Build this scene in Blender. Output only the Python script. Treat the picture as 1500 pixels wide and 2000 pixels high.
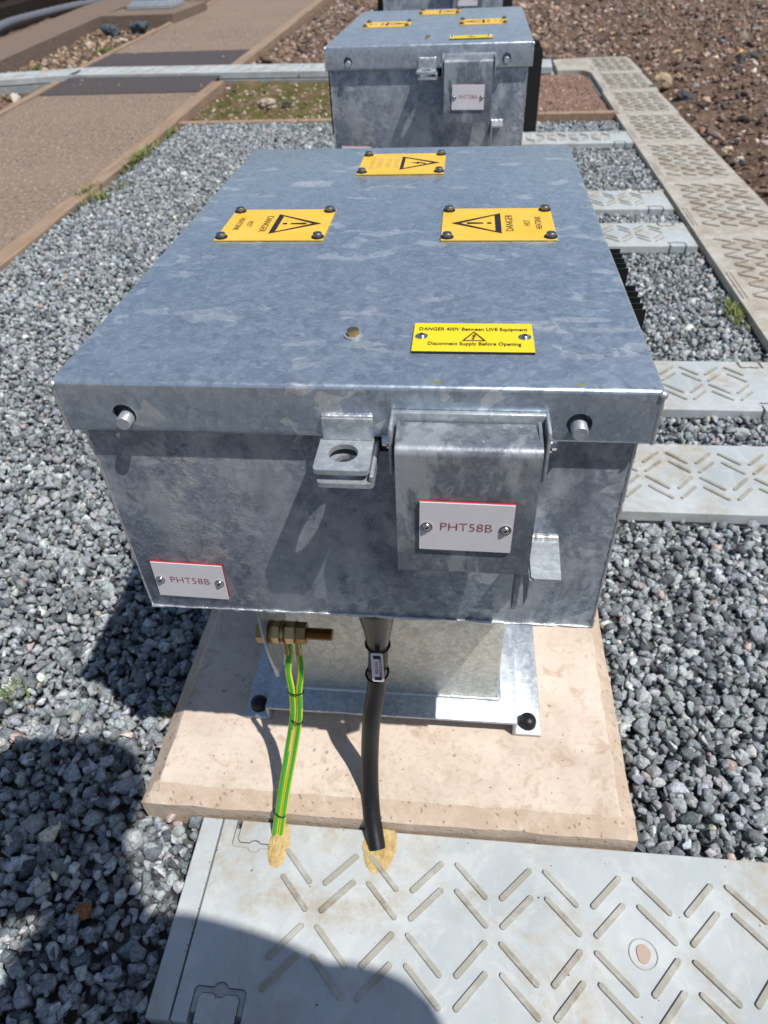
import bpy, bmesh, math, random
import numpy as np
from mathutils import Vector, Matrix, noise
random.seed(7); rng = np.random.default_rng(7)
for o in list(bpy.data.objects): bpy.data.objects.remove(o, do_unlink=True)
S = bpy.context.scene
COL = S.collection

# ------------------------------------------------------------------ camera
cam_d = bpy.data.cameras.new('camera'); cam = bpy.data.objects.new('camera', cam_d); COL.objects.link(cam)
MR = Matrix(((0.99462443, -0.03513038, 0.09740691), (0.09651349, 0.65532672, -0.74915422), (-0.03751528, 0.75452816, 0.65519452)))
CAMP = Vector((0.08954, -0.47978, 0.2872))
cam.matrix_world = Matrix.Translation(CAMP) @ MR.to_4x4()
cam_d.sensor_fit = 'VERTICAL'; cam_d.sensor_height = 36.0; cam_d.lens = 36.0 * 1360.7 / 2000.0
cam_d.clip_start = 0.02; cam_d.clip_end = 500
cam_d.dof.use_dof = True; cam_d.dof.focus_distance = 0.72; cam_d.dof.aperture_fstop = 24.49 / 2.9
S.camera = cam
S.render.resolution_x = 768; S.render.resolution_y = 1024
S.render.engine = 'CYCLES'

# ------------------------------------------------------------------ sky, sun, exposure
SUND = Vector((-0.438, 0.305, -1.0)).normalized()
EL = math.asin(-SUND.z); AZ = math.atan2(-SUND.x, -SUND.y)
w = bpy.data.worlds.new('World'); S.world = w; w.use_nodes = True
nt = w.node_tree; nt.nodes.clear()
sky = nt.nodes.new('ShaderNodeTexSky'); sky.sky_type = 'NISHITA'; sky.sun_disc = False
sky.sun_elevation = EL; sky.sun_rotation = AZ; sky.air_density = 1.0; sky.dust_density = 0.8; sky.ozone_density = 1.25
bg = nt.nodes.new('ShaderNodeBackground'); bg.inputs[1].default_value = 0.078
wo = nt.nodes.new('ShaderNodeOutputWorld'); nt.links.new(sky.outputs[0], bg.inputs[0]); nt.links.new(bg.outputs[0], wo.inputs[0])
sun_d = bpy.data.lights.new('sun', 'SUN'); sun_d.energy = 4.1; sun_d.angle = math.radians(0.53); sun_d.color = (1.0, 0.95, 0.88)
sun = bpy.data.objects.new('sun', sun_d); COL.objects.link(sun)
sun.rotation_euler = SUND.to_track_quat('-Z', 'Y').to_euler(); sun.location = (2, -2, 5)
S.view_settings.view_transform = 'Standard'; S.view_settings.look = 'None'; S.view_settings.exposure = 0.30; S.view_settings.gamma = 1.0

# ------------------------------------------------------------------ helpers
def link_mesh(name, me, mats, parent=None, loc=(0, 0, 0)):
    if not isinstance(mats, (list, tuple)): mats = [mats]
    for m in mats: me.materials.append(m)
    o = bpy.data.objects.new(name, me); COL.objects.link(o); o.location = loc
    if parent is not None: o.parent = parent
    return o
def obj(name, bm, mats, parent=None, loc=(0, 0, 0), smooth=None):
    bmesh.ops.recalc_face_normals(bm, faces=bm.faces)
    if smooth is not None:
        for f in bm.faces: f.smooth = True
        for e in bm.edges:
            if len(e.link_faces) == 2: e.smooth = e.calc_face_angle(0) < math.radians(smooth)
            else: e.smooth = False
    me = bpy.data.meshes.new(name); bm.to_mesh(me); bm.free()
    return link_mesh(name, me, mats, parent, loc)
def tag(o, label=None, cat=None, group=None, kind=None):
    if label: o['label'] = label
    if cat: o['category'] = cat
    if group: o['group'] = group
    if kind: o['kind'] = kind
    return o
def empty(name, loc=(0, 0, 0), rz=0):
    o = bpy.data.objects.new(name, None); COL.objects.link(o); o.location = loc; o.rotation_euler = (0, 0, rz); o.empty_display_size = .1
    return o
def copy_tree(o, parent=None):
    c = o.copy(); COL.objects.link(c)
    if parent is not None: c.parent = parent
    for ch in list(o.children): copy_tree(ch, c)
    return c
def B(): return bmesh.new()
def box(bm, x0, x1, y0, y1, z0, z1, bev=0, seg=2, mi=0):
    t = bmesh.new(); bmesh.ops.create_cube(t, size=1)
    for v in t.verts: v.co = Vector((x0 + (v.co.x + .5) * (x1 - x0), y0 + (v.co.y + .5) * (y1 - y0), z0 + (v.co.z + .5) * (z1 - z0)))
    if bev: bmesh.ops.bevel(t, geom=list(t.edges), offset=bev, segments=seg, affect='EDGES', profile=.5)
    for f in t.faces: f.material_index = mi
    merge(bm, t)
def merge(bm, t):
    me = bpy.data.meshes.new('t'); t.to_mesh(me); t.free(); bm.from_mesh(me); bpy.data.meshes.remove(me)
def tube(bm, pts, rad, seg=12, cap=True, mi=0, ang0=0.0, mifun=None, flat=None):
    pts = [Vector(p) for p in pts]; n = len(pts); rings = []
    if not hasattr(rad, '__len__'): rad = [rad] * n
    up = None
    for i in range(n):
        d = (pts[min(i + 1, n - 1)] - pts[max(i - 1, 0)]).normalized()
        if up is None:
            up = Vector((0, 0, 1)) if abs(d.z) < .9 else Vector((0, -1, 0))
        a = d.cross(up).normalized(); b = a.cross(d).normalized(); up = b
        ring = []
        for k in range(seg):
            t = 2 * math.pi * k / seg + ang0
            fa, fb = flat if flat else (1, 1)
            ring.append(bm.verts.new(pts[i] + a * (math.cos(t) * rad[i] * fa) + b * (math.sin(t) * rad[i] * fb)))
        rings.append(ring)
    for i in range(n - 1):
        for k in range(seg):
            f = bm.faces.new((rings[i][k], rings[i][(k + 1) % seg], rings[i + 1][(k + 1) % seg], rings[i + 1][k]))
            f.material_index = mifun(k) if mifun else mi
    if cap:
        f = bm.faces.new(rings[0]); f.material_index = mi
        f = bm.faces.new(rings[-1][::-1]); f.material_index = mi
def cyl(bm, p0, p1, r, seg=24, mi=0, r2=None, ang0=0.0): tube(bm, [p0, p1], [r, r if r2 is None else r2], seg, mi=mi, ang0=ang0)
def prism(bm, poly, z0, z1, mi=0, mtop=None, tr=None):
    tr = tr or (lambda x, y, z: Vector((x, y, z)))
    a = [bm.verts.new(tr(x, y, z0)) for x, y in poly]; b = [bm.verts.new(tr(x, y, z1)) for x, y in poly]
    n = len(poly)
    for i in range(n):
        f = bm.faces.new((a[i], a[(i + 1) % n], b[(i + 1) % n], b[i])); f.material_index = mi
    f = bm.faces.new(a[::-1]); f.material_index = mi
    f = bm.faces.new(b); f.material_index = mi if mtop is None else mtop
def dome(bm, c, r, h, axis=Vector((0, 0, 1)), seg=20, rings=5, skirt=0.0, mi=0):
    c = Vector(c); axis = Vector(axis).normalized()
    pts = [c, c + axis * skirt] if skirt else [c]
    rr = [r, r] if skirt else [r]
    for i in range(1, rings + 1):
        t = i / rings * math.pi / 2
        pts.append(c + axis * (skirt + h * math.sin(t))); rr.append(max(r * math.cos(t), r * .03))
    q = axis.to_track_quat('Z', 'Y'); R = []
    for p, ra in zip(pts, rr):
        R.append([bm.verts.new(p + q @ Vector((math.cos(2 * math.pi * k / seg) * ra, math.sin(2 * math.pi * k / seg) * ra, 0))) for k in range(seg)])
    for i in range(len(R) - 1):
        for k in range(seg): bm.faces.new((R[i][k], R[i][(k + 1) % seg], R[i + 1][(k + 1) % seg], R[i + 1][k])).material_index = mi
    bm.faces.new(R[0][::-1]).material_index = mi; bm.faces.new(R[-1]).material_index = mi
def boolean(bm, cutter):
    """bm minus cutter, returned as a new bmesh"""
    bmesh.ops.recalc_face_normals(bm, faces=bm.faces); bmesh.ops.recalc_face_normals(cutter, faces=cutter.faces)
    a = bpy.data.meshes.new('a'); bm.to_mesh(a); bm.free(); b = bpy.data.meshes.new('b'); cutter.to_mesh(b); cutter.free()
    oa = bpy.data.objects.new('a', a); ob = bpy.data.objects.new('b', b); COL.objects.link(oa); COL.objects.link(ob)
    m = oa.modifiers.new('m', 'BOOLEAN'); m.operation = 'DIFFERENCE'; m.object = ob; m.solver = 'EXACT'; m.use_self = True
    bpy.context.view_layer.update()
    ev = oa.evaluated_get(bpy.context.evaluated_depsgraph_get()); me = bpy.data.meshes.new_from_object(ev)
    out = bmesh.new(); out.from_mesh(me)
    bpy.data.objects.remove(oa); bpy.data.objects.remove(ob)
    for x in (a, b, me): bpy.data.meshes.remove(x)
    return out
def smoothbezier(P, n=12):
    P = [Vector(p) for p in P]; out = []
    for i in range(len(P) - 1):
        p0 = P[max(i - 1, 0)]; p1 = P[i]; p2 = P[i + 1]; p3 = P[min(i + 2, len(P) - 1)]
        for k in range(n):
            t = k / n
            out.append(0.5 * ((2 * p1) + (p2 - p0) * t + (2 * p0 - 5 * p1 + 4 * p2 - p3) * t * t + (3 * p1 - p0 - 3 * p2 + p3) * t ** 3))
    out.append(P[-1]); return out

# ------------------------------------------------------------------ materials
class N:
    def __init__(s, name):
        s.m = bpy.data.materials.new(name); s.m.use_nodes = True; s.t = s.m.node_tree; s.t.nodes.clear()
        s.o = s.t.nodes.new('ShaderNodeOutputMaterial'); s.b = s.t.nodes.new('ShaderNodeBsdfPrincipled')
        s.t.links.new(s.b.outputs[0], s.o.inputs[0])
        s.tc = s.t.nodes.new('ShaderNodeTexCoord'); s.co = s.tc.outputs['Object']
    def mapping(s, scale=(1, 1, 1), loc=(0, 0, 0), rot=(0, 0, 0), src=None):
        n = s.t.nodes.new('ShaderNodeMapping'); n.inputs['Scale'].default_value = scale; n.inputs['Location'].default_value = loc; n.inputs['Rotation'].default_value = rot
        s.t.links.new(src or s.co, n.inputs[0]); return n.outputs[0]
    def noise(s, scale, detail=4, rough=.55, co=None, dist=0.0):
        n = s.t.nodes.new('ShaderNodeTexNoise'); n.inputs['Scale'].default_value = scale; n.inputs['Detail'].default_value = detail
        n.inputs['Roughness'].default_value = rough; n.inputs['Distortion'].default_value = dist; s.t.links.new(co or s.co, n.inputs['Vector']); return n.outputs[0]
    def voro(s, scale, co=None, feature='F1', out='Distance', rnd=1.0):
        n = s.t.nodes.new('ShaderNodeTexVoronoi'); n.feature = feature; n.inputs['Scale'].default_value = scale; n.inputs['Randomness'].default_value = rnd
        s.t.links.new(co or s.co, n.inputs['Vector']); return n.outputs[out]
    def ramp(s, fac, stops, interp='LINEAR'):
        n = s.t.nodes.new('ShaderNodeValToRGB'); e = n.color_ramp.elements; n.color_ramp.interpolation = interp
        while len(e) < len(stops): e.new(.5)
        for i, (p, c) in enumerate(stops):
            e[i].position = p; e[i].color = (*c, 1) if hasattr(c, '__len__') else (c, c, c, 1)
        s.t.links.new(fac, n.inputs[0]); return n.outputs[0]
    def mix(s, fac, a, b, mode='MIX'):
        n = s.t.nodes.new('ShaderNodeMix'); n.data_type = 'RGBA'; n.blend_type = mode
        for inp, v in ((n.inputs[0], fac), (n.inputs[6], a), (n.inputs[7], b)):
            if isinstance(v, (int, float)): inp.default_value = v
            elif isinstance(v, tuple): inp.default_value = (*v, 1)
            else: s.t.links.new(v, inp)
        return n.outputs[2]
    def math(s, op, a, b=0.0, c=None, clamp=False):
        n = s.t.nodes.new('ShaderNodeMath'); n.operation = op; n.use_clamp = clamp
        for i, v in enumerate((a, b) if c is None else (a, b, c)):
            if isinstance(v, (int, float)): n.inputs[i].default_value = v
            else: s.t.links.new(v, n.inputs[i])
        return n.outputs[0]
    def sep(s, v=None):
        n = s.t.nodes.new('ShaderNodeSeparateXYZ'); s.t.links.new(v or s.co, n.inputs[0]); return n.outputs
    def warp(s, scale, amt, co=None):
        n = s.t.nodes.new('ShaderNodeTexNoise'); n.inputs['Scale'].default_value = scale; n.inputs['Detail'].default_value = 3; s.t.links.new(co or s.co, n.inputs['Vector'])
        a = s.t.nodes.new('ShaderNodeVectorMath'); a.operation = 'MULTIPLY_ADD'; s.t.links.new(n.outputs['Color'], a.inputs[0]); a.inputs[1].default_value = (amt,) * 3
        s.t.links.new(co or s.co, a.inputs[2]); return a.outputs[0]
    def bump(s, h, strength=.3, dist=.001, prev=None):
        n = s.t.nodes.new('ShaderNodeBump'); n.inputs['Strength'].default_value = strength; n.inputs['Distance'].default_value = dist
        s.t.links.new(h, n.inputs['Height'])
        if prev: s.t.links.new(prev, n.inputs['Normal'])
        s.t.links.new(n.outputs[0], s.b.inputs['Normal']); return n.outputs[0]
    def set(s, **k):
        for kk, v in k.items():
            inp = s.b.inputs[{'col': 'Base Color', 'rough': 'Roughness', 'metal': 'Metallic', 'spec': 'Specular IOR Level', 'coat': 'Coat Weight'}[kk]]
            if isinstance(v, (int, float)): inp.default_value = v
            elif isinstance(v, tuple): inp.default_value = (*v, 1)
            else: s.t.links.new(v, inp)
        return s
def simple(name, col, rough=.5, metal=0.0, bump=None, spec=.5):
    n = N(name).set(col=col, rough=rough, metal=metal, spec=spec)
    if bump: n.bump(n.noise(bump[0], 4), bump[1], .001)
    return n.m

def galv(name, dark, light, r0=.32, r1=.55, patches=.5, streak=False, metal=.9, stains=False, scuff=False):
    n = N(name)
    wv = n.warp(7, .05)
    n1 = n.noise(6, 6, .62, wv); n2 = n.noise(38, 5, .6, wv)
    base = n.ramp(n1, [(.3, dark), (.55, tuple((a + b) / 2 for a, b in zip(dark, light))), (.75, light)])
    base = n.mix(n.math('MULTIPLY', n.ramp(n2, [(.42, 0.), (.62, 1.)]), .35), base, light)
    # spangle flakes: stretched irregular cells, a few of them much brighter
    wv2 = n.warp(22, .05); cv = n.mapping((26, 75, 60), rot=(0, 0, .25), src=wv2)
    cell = n.voro(1.0, cv, out='Color')
    cs = n.sep(cell)
    fl = n.ramp(cs[0], [(.85, 0.), (.86, 1.)]); fade = n.ramp(n.noise(14, 3), [(.44, 0.), (.52, 1.)])
    flk = n.math('MULTIPLY', n.math('MULTIPLY', fl, fade), n.ramp(n.noise(130, 5, .8), [(.36, .5), (.55, 1.)]))
    base = n.mix(n.math('MULTIPLY', flk, patches), base, (.74, .77, .79))
    base = n.mix(n.math('MULTIPLY', n.ramp(n.sep(n.voro(115, n.warp(45, .018), out='Color'))[1], [(.30, 0.), (.95, 1.)]), .34), base, tuple(x * .6 for x in dark))
    base = n.mix(n.math('MULTIPLY', n.ramp(n.sep(n.voro(270, n.warp(90, .01), out='Color'))[0], [(.55, 0.), (1., 1.)]), .30), base, tuple(min(1, x * 1.5) for x in light))
    base = n.mix(n.math('MULTIPLY', n.ramp(n.noise(1, 5, .75, n.mapping((90, 160, 120), rot=(0, 0, .4))), [(.52, 0.), (.66, 1.)]), .28), base, tuple(min(1, x * 1.35) for x in light))
    hair = n.ramp(n.noise(1, 2, .5, n.mapping((18, 1400, 900), rot=(0, 0, .35))), [(.70, 0.), (.76, 1.)]); base = n.mix(n.math('MULTIPLY', hair, .3), base, (.7, .72, .74))
    if streak:
        st = n.noise(1, 3, .6, n.mapping((320, 320, 9)))
        base = n.mix(n.math('MULTIPLY', n.ramp(st, [(.45, 0.), (.7, 1.)]), .45), base, light)
    # fine white specks and scratches
    sp = n.ramp(n.voro(75, n.warp(200, .003)), [(.05, 1.), (.075, 0.)]); spm = n.math('MULTIPLY', sp, n.ramp(n.noise(11, 2), [(.55, 0.), (.62, .8)]))
    base = n.mix(spm, base, (.85, .87, .88))
    rough = n.ramp(n.math('ADD', n.math('MULTIPLY', n2, .6), n.math('MULTIPLY', n.sep(n.voro(115, n.warp(45, .018), out='Color'))[2], .4)), [(.3, r0), (.7, r1)])
    if stains:
        X = n.sep()
        def blob(cx, cy, rx, ry, edge=.35):
            a = n.math('POWER', n.math('DIVIDE', n.math('SUBTRACT', X[0], cx), rx), 2.0); b = n.math('POWER', n.math('DIVIDE', n.math('SUBTRACT', X[1], cy), ry), 2.0)
            d = n.math('ADD', n.math('ADD', a, b), n.math('MULTIPLY', n.math('SUBTRACT', n.noise(60, 5, .7), .5), 2.4))
            return n.ramp(d, [(1 - edge, 1.), (1.0, 0.)])
        base = n.mix(n.math('MULTIPLY', n.math('MULTIPLY', blob(-.119, .538, .030, .018), n.ramp(n.noise(190, 5, .8), [(.42, .1), (.58, 1.)])), .85), base, (.86, .87, .87))
        base = n.mix(n.math('MULTIPLY', blob(.2, .121, .028, .006), .5), base, (.8, .81, .83))
        base = n.mix(n.math('MULTIPLY', blob(.215, .101, .03, .005), .35), base, (.8, .81, .83))
        base = n.mix(n.math('MULTIPLY', blob(.073, .008, .006, .003), .8), base, (.55, .43, .2))
        base = n.mix(n.math('MULTIPLY', blob(.186, .007, .004, .003), .8), base, (.6, .48, .22))
        sc = n.ramp(n.noise(1, 2, .6, n.mapping((40, 900, 1), rot=(0, 0, .06))), [(.55, 0.), (.66, 1.)])
        base = n.mix(n.math('MULTIPLY', n.math('MULTIPLY', sc, blob(.1, .13, .09, .05, .9)), .45), base, (.13, .14, .15))
    if scuff:
        sw = n.noise(1, 7, .72, n.mapping((16, 16, 7), src=n.warp(6, .06)), dist=.25)
        base = n.mix(n.ramp(sw, [(.50, 0.), (.57, .65)]), base, (.46, .50, .54))
        base = n.mix(n.ramp(n.noise(1, 6, .7, n.mapping((13, 13, 9), loc=(4, 2, 7))), [(.5, 0.), (.62, .55)]), base, (.10, .125, .165))
        fs = n.ramp(n.noise(1, 4, .7, n.mapping((60, 60, 420), rot=(0, .6, 0))), [(.62, 0.), (.72, .5)]); base = n.mix(n.math('MULTIPLY', fs, n.ramp(n.noise(8, 2), [(.5, 0.), (.6, 1.)])), base, (.5, .52, .54))
        X = n.sep()
        pz = n.math('MULTIPLY', n.ramp(n.math('ABSOLUTE', n.math('ADD', X[0], .148)), [(.02, 1.), (.06, 0.)]), n.ramp(n.noise(45, 6, .7), [(.5, 0.), (.62, 1.)]))
        base = n.mix(n.math('MULTIPLY', pz, .6), base, (.6, .6, .58))
        bd = n.math('MULTIPLY', n.ramp(n.math('ABSOLUTE', n.math('ADD', n.math('ADD', X[0], .072), n.math('MULTIPLY', n.math('SUBTRACT', n.noise(14, 4), .5), .03))), [(.008, 1.), (.024, 0.)]), n.ramp(n.noise(50, 6, .75), [(.35, .25), (.62, 1.)]))
        base = n.mix(n.math('MULTIPLY', bd, .5), base, (.50, .53, .57))
        hh = n.math('ADD', n.math('MULTIPLY', pz, .6), n.math('MULTIPLY', n.noise(30, 6, .7), .8))
        n.bump(hh, .55, .0015)
    else:
        n.bump(n.math('ADD', n.noise(14, 5, .6), n.math('MULTIPLY', n.noise(300, 2), .06)), .28, .0012)
    n.set(col=base, rough=rough, metal=metal)
    return n.m
M = {}
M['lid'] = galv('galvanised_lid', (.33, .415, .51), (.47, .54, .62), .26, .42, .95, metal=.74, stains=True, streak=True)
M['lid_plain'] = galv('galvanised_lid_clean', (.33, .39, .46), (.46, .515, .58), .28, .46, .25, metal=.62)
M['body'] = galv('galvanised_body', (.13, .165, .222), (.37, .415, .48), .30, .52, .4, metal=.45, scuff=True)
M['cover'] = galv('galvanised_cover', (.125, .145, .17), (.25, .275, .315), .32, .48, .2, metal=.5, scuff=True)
M['bright'] = galv('galvanised_bright', (.36, .40, .44), (.52, .56, .60), .38, .55, .15, metal=.6)
M['column'] = galv('galvanised_column', (.50, .51, .47), (.68, .69, .64), .4, .58, .2, metal=.55)
M['weld'] = simple('weld_zinc', (.66, .68, .7), .38, .85, (260, .8))
M['steel'] = simple('stainless_steel', (.62, .61, .6), .22, 1.0)
M['bolt'] = simple('zinc_bolt', (.24, .225, .22), .36, .9, (200, .2))
M['brass'] = simple('brass', (.36, .22, .09), .38, 1.0, (120, .25))
M['brass_worn'] = simple('brass_worn', (.58, .40, .19), .33, 1.0, (120, .25))
M['rubber'] = simple('black_rubber', (.009, .009, .011), .42, 0, (120, .25), spec=.35)
M['heatsink'] = simple('black_anodised', (.006, .006, .007), .5)
M['gland'] = simple('cable_gland', (.018, .018, .017), .3, .1)
M['red'] = simple('red_laminate', (.45, .015, .025), .5)
M['lettering_red'] = simple('red_engraving', (.27, .02, .035), .6)
M['black'] = simple('black_engraving', (.012, .012, .018), .5)
M['engraving'] = simple('engraving_brown', (.05, .032, .008), .6)
M['faded'] = simple('engraving_faded', (.62, .45, .16), .6)
M['pink'] = simple('tag_printing', (.42, .08, .2), .6)
def signmat(name, c1, c2):
    n = N(name); n.set(col=n.mix(n.ramp(n.noise(25, 5, .6), [(.35, 0.), (.7, 1.)]), c1, c2), rough=.42); n.bump(n.noise(160, 3), .06, .0005); return n.m
M['white'] = signmat('white_laminate', (.62, .60, .64), (.68, .66, .70))
M['orange'] = signmat('amber_sign', (.74, .44, .035), (.78, .50, .07))
M['yellow'] = signmat('yellow_sign', (.74, .58, .01), (.77, .62, .02))
M['green_w'] = simple('green_insulation', (.05, .34, .03), .38)
M['yellow_w'] = simple('yellow_insulation', (.68, .58, .03), .38)
M['conduit'] = simple('grey_conduit', (.13, .14, .165), .6, 0, (40, .3))
# concrete paver
n = N('pink_concrete')
c = n.ramp(n.noise(7, 7, .65), [(.3, (.46, .375, .305)), (.5, (.59, .50, .42)), (.72, (.67, .585, .505))])
c = n.mix(n.math('MULTIPLY', n.ramp(n.noise(26, 6, .7, dist=.8), [(.54, 0.), (.66, 1.)]), .55), c, (.38, .26, .18))
c = n.mix(n.math('MULTIPLY', n.ramp(n.noise(110, 4, .6), [(.3, 1.), (.48, 0.)]), .3), c, (.36, .28, .22))
pit = n.math('MULTIPLY', n.ramp(n.voro(55, n.warp(40, .02)), [(.10, 1.), (.2, 0.)]), n.ramp(n.noise(9, 3), [(.5, 0.), (.6, 1.)]))
c = n.mix(n.math('MULTIPLY', pit, .5), c, (.2, .15, .11))
Zs = n.sep(); edge = n.math('MULTIPLY', n.ramp(n.math('ADD', Zs[2], n.math('MULTIPLY', n.math('SUBTRACT', n.noise(30, 5, .7), .5), .006)), [(0., 1.), (.0, 1.)]), 1.0)
ed = n.math('SUBTRACT', 1.0, n.math('GREATER_THAN', n.math('ADD', Zs[2], n.math('MULTIPLY', n.math('SUBTRACT', n.noise(35, 6, .7), .5), .008)), -.0035))
c = n.mix(n.math('MULTIPLY', ed, n.ramp(n.noise(40, 5, .7), [(.35, .35), (.6, .85)])), c, (.44, .335, .25))
pit2 = n.math('MULTIPLY', ed, n.ramp(n.voro(85, n.warp(50, .02)), [(.12, 1.), (.22, 0.)])); c = n.mix(n.math('MULTIPLY', pit2, .45), c, (.16, .115, .085))
pit = n.math('MAXIMUM', pit, pit2)
n.set(col=c, rough=.9, spec=.25); n.bump(n.math('SUBTRACT', n.math('ADD', n.noise(140, 4, .65), n.math('MULTIPLY', n.noise(12, 4), 1.2)), n.math('MULTIPLY', pit, 1.6)), .5, .0022); M['slab'] = n.m
# trough composite
def trough(name, a, b, dirt, amt):
    n = N(name)
    c = n.ramp(n.noise(5, 6, .6, n.warp(4, .08)), [(.3, a), (.7, b)])
    c = n.mix(n.math('MULTIPLY', n.ramp(n.noise(18, 6, .68, dist=.6), [(.5, 0.), (.6, 1.)]), .3), c, (.58, .60, .60))
    d = n.math('MULTIPLY', n.ramp(n.noise(4.5, 7, .72, n.mapping(loc=(3.1, 1.7, 0)), dist=.8), [(.46, 0.), (.60, 1.)]), n.ramp(n.noise(34, 6, .8), [(.40, .1), (.60, 1.)]))
    c = n.mix(n.math('MULTIPLY', d, amt), c, dirt)
    c = n.mix(n.math('MULTIPLY', n.ramp(n.noise(1, 5, .7, n.mapping((120, 18, 1), rot=(0, 0, .7))), [(.62, 0.), (.72, 1.)]), .22), c, (.68, .70, .70))
    spk = n.ramp(n.voro(46, n.warp(90, .01)), [(.035, 1.), (.055, 0.)]); c = n.mix(n.math('MULTIPLY', n.math('MULTIPLY', spk, n.ramp(n.noise(7, 2), [(.52, 0.), (.6, 1.)])), .7), c, (.12, .10, .08))
    n.set(col=c, rough=n.ramp(n.noise(30, 4), [(.3, .45), (.7, .65)]), spec=.35); n.bump(n.math('ADD', n.noise(60, 5, .6), n.math('MULTIPLY', n.noise(9, 3), .7)), .22, .0012); return n.m
M['trough'] = trough('trough_composite', (.33, .375, .40), (.47, .505, .52), (.35, .29, .20), .7)
M['trough_rib'] = trough('trough_rib_dirty', (.27, .265, .23), (.36, .345, .30), (.18, .145, .10), .8)
M['trough_side'] = trough('trough_side', (.24, .27, .28), (.32, .34, .345), (.2, .18, .14), .6)
M['walk'] = trough('walkway_composite', (.33, .31, .265), (.44, .41, .355), (.27, .20, .13), .9)
M['walk_rib'] = trough('walkway_rib_dirty', (.2, .185, .155), (.3, .275, .23), (.14, .105, .07), .8)
# expanding foam
n = N('expanding_foam'); c = n.ramp(n.noise(60, 5, .7), [(.3, (.30, .20, .075)), (.5, (.45, .33, .14)), (.7, (.53, .42, .22))]); n.set(col=c, rough=.85)
n.bump(n.math('ADD', n.math('MULTIPLY', n.voro(260), .5), n.noise(70, 4)), .4, .0015); M['foam'] = n.m
# timber
n = N('edging_timber'); c = n.ramp(n.noise(1, 5, .6, n.mapping((60, 3, 60))), [(.3, (.20, .135, .09)), (.7, (.37, .265, .19))]); c = n.mix(n.ramp(n.noise(7, 5, .7), [(.45, 0.), (.7, .5)]), c, (.30, .25, .2))
n.set(col=c, rough=.85, spec=.2); n.bump(n.noise(1, 5, .6, n.mapping((90, 5, 90))), .5, .003); M['timber'] = n.m
# tarmac paths
def gran(name, a, b, s1=240):
    n = N(name); c = n.ramp(n.noise(s1, 3, .7), [(.3, a), (.7, b)]); c = n.mix(n.math('MULTIPLY', n.ramp(n.noise(1.7, 8, .75), [(.42, 0.), (.6, 1.)]), .6), c, tuple(x * .72 for x in b))
    c = n.mix(n.ramp(n.voro(s1 * .55), [(.12, .8), (.2, 0.)]), c, tuple(min(1, x * 1.55) for x in b))
    n.set(col=c, rough=.92, spec=.2); n.bump(n.math('ADD', n.voro(s1 * .6), n.noise(s1, 3)), .7, .004); return n.m
M['path'] = gran('weathered_tarmac', (.085, .062, .048), (.34, .26, .205), 48)
M['patch'] = gran('fresh_tarmac', (.045, .038, .04), (.105, .092, .095), 75)
M['kerbc'] = gran('kerb_concrete', (.13, .095, .075), (.23, .175, .14), 40)
# soil
n = N('soil'); c = n.ramp(n.noise(9, 8, .7), [(.3, (.07, .042, .028)), (.5, (.175, .11, .078)), (.7, (.31, .215, .16))])
c = n.mix(n.ramp(n.noise(85, 6, .75), [(.5, 0.), (.64, .6)]), c, (.38, .31, .25)); c = n.mix(n.ramp(n.noise(60, 6, .7, n.mapping(loc=(5, 5, 5))), [(.36, .75), (.46, 0.)]), c, (.035, .024, .017))
n.set(col=c, rough=.95, spec=.15); n.bump(n.math('ADD', n.noise(30, 6, .75), n.math('MULTIPLY', n.noise(110, 4), .5)), 1.0, .03); M['soil'] = n.m
n = N('under_gravel'); n.set(col=n.ramp(n.voro(62, out='Color'), [(.2, (.03, .033, .036)), (.9, (.14, .15, .155))]), rough=.9); n.bump(n.voro(62), 1.0, .008); M['under'] = n.m
n = N('red_grit'); n.set(col=n.ramp(n.noise(120, 5, .7), [(.3, (.10, .06, .045)), (.7, (.34, .22, .17))]), rough=.95, spec=.15); n.bump(n.noise(90, 5, .7), 1.0, .008); M['grit'] = n.m
n = N('moss'); c = n.ramp(n.noise(5, 7, .75), [(.38, (.19, .13, .085)), (.50, (.12, .10, .04)), (.58, (.08, .088, .025)), (.66, (.22, .155, .10))]); n.set(col=c, rough=.95, spec=.1); n.bump(n.noise(80, 6, .7), 1.0, .012); M['moss'] = n.m
# stones: colour per stone in attribute 'tone'
def stones_mat(name, sp=.4):
    n = N(name); a = n.t.nodes.new('ShaderNodeAttribute'); a.attribute_name = 'tone'
    g = n.noise(170, 5, .75); m1 = n.ramp(g, [(.36, .52), (.5, 1.), (.66, 1.38)]); c = n.mix(1.0, a.outputs[0], m1, 'MULTIPLY')
    c = n.mix(n.math('MULTIPLY', n.ramp(n.noise(420, 3, .7), [(.56, 0.), (.68, 1.)]), sp), c, (.50, .52, .52))
    n.set(col=c, rough=.72, spec=.4); n.bump(n.noise(220, 5, .7), .6, .003); return n.m
M['stone'] = stones_mat('granite_chips'); M['pebble'] = stones_mat('soil_stones', .12)
n = N('grass_blade'); a = n.t.nodes.new('ShaderNodeAttribute'); a.attribute_name = 'tone'; n.set(col=a.outputs[0], rough=.6, spec=.3); M['grass'] = n.m
M['dark_cloth'] = simple('dark_workwear', (.03, .035, .06), .9)
M['hivis'] = simple('orange_workwear', (.75, .2, .03), .8)
M['skin'] = simple('skin', (.5, .3, .22), .55)
M['helmet'] = simple('white_helmet', (.75, .75, .73), .35)
M['boot'] = simple('boot_leather', (.03, .02, .015), .6)
M['darkwood'] = gran('dark_sleeper', (.008, .006, .006), (.035, .026, .022), 20)

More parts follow.
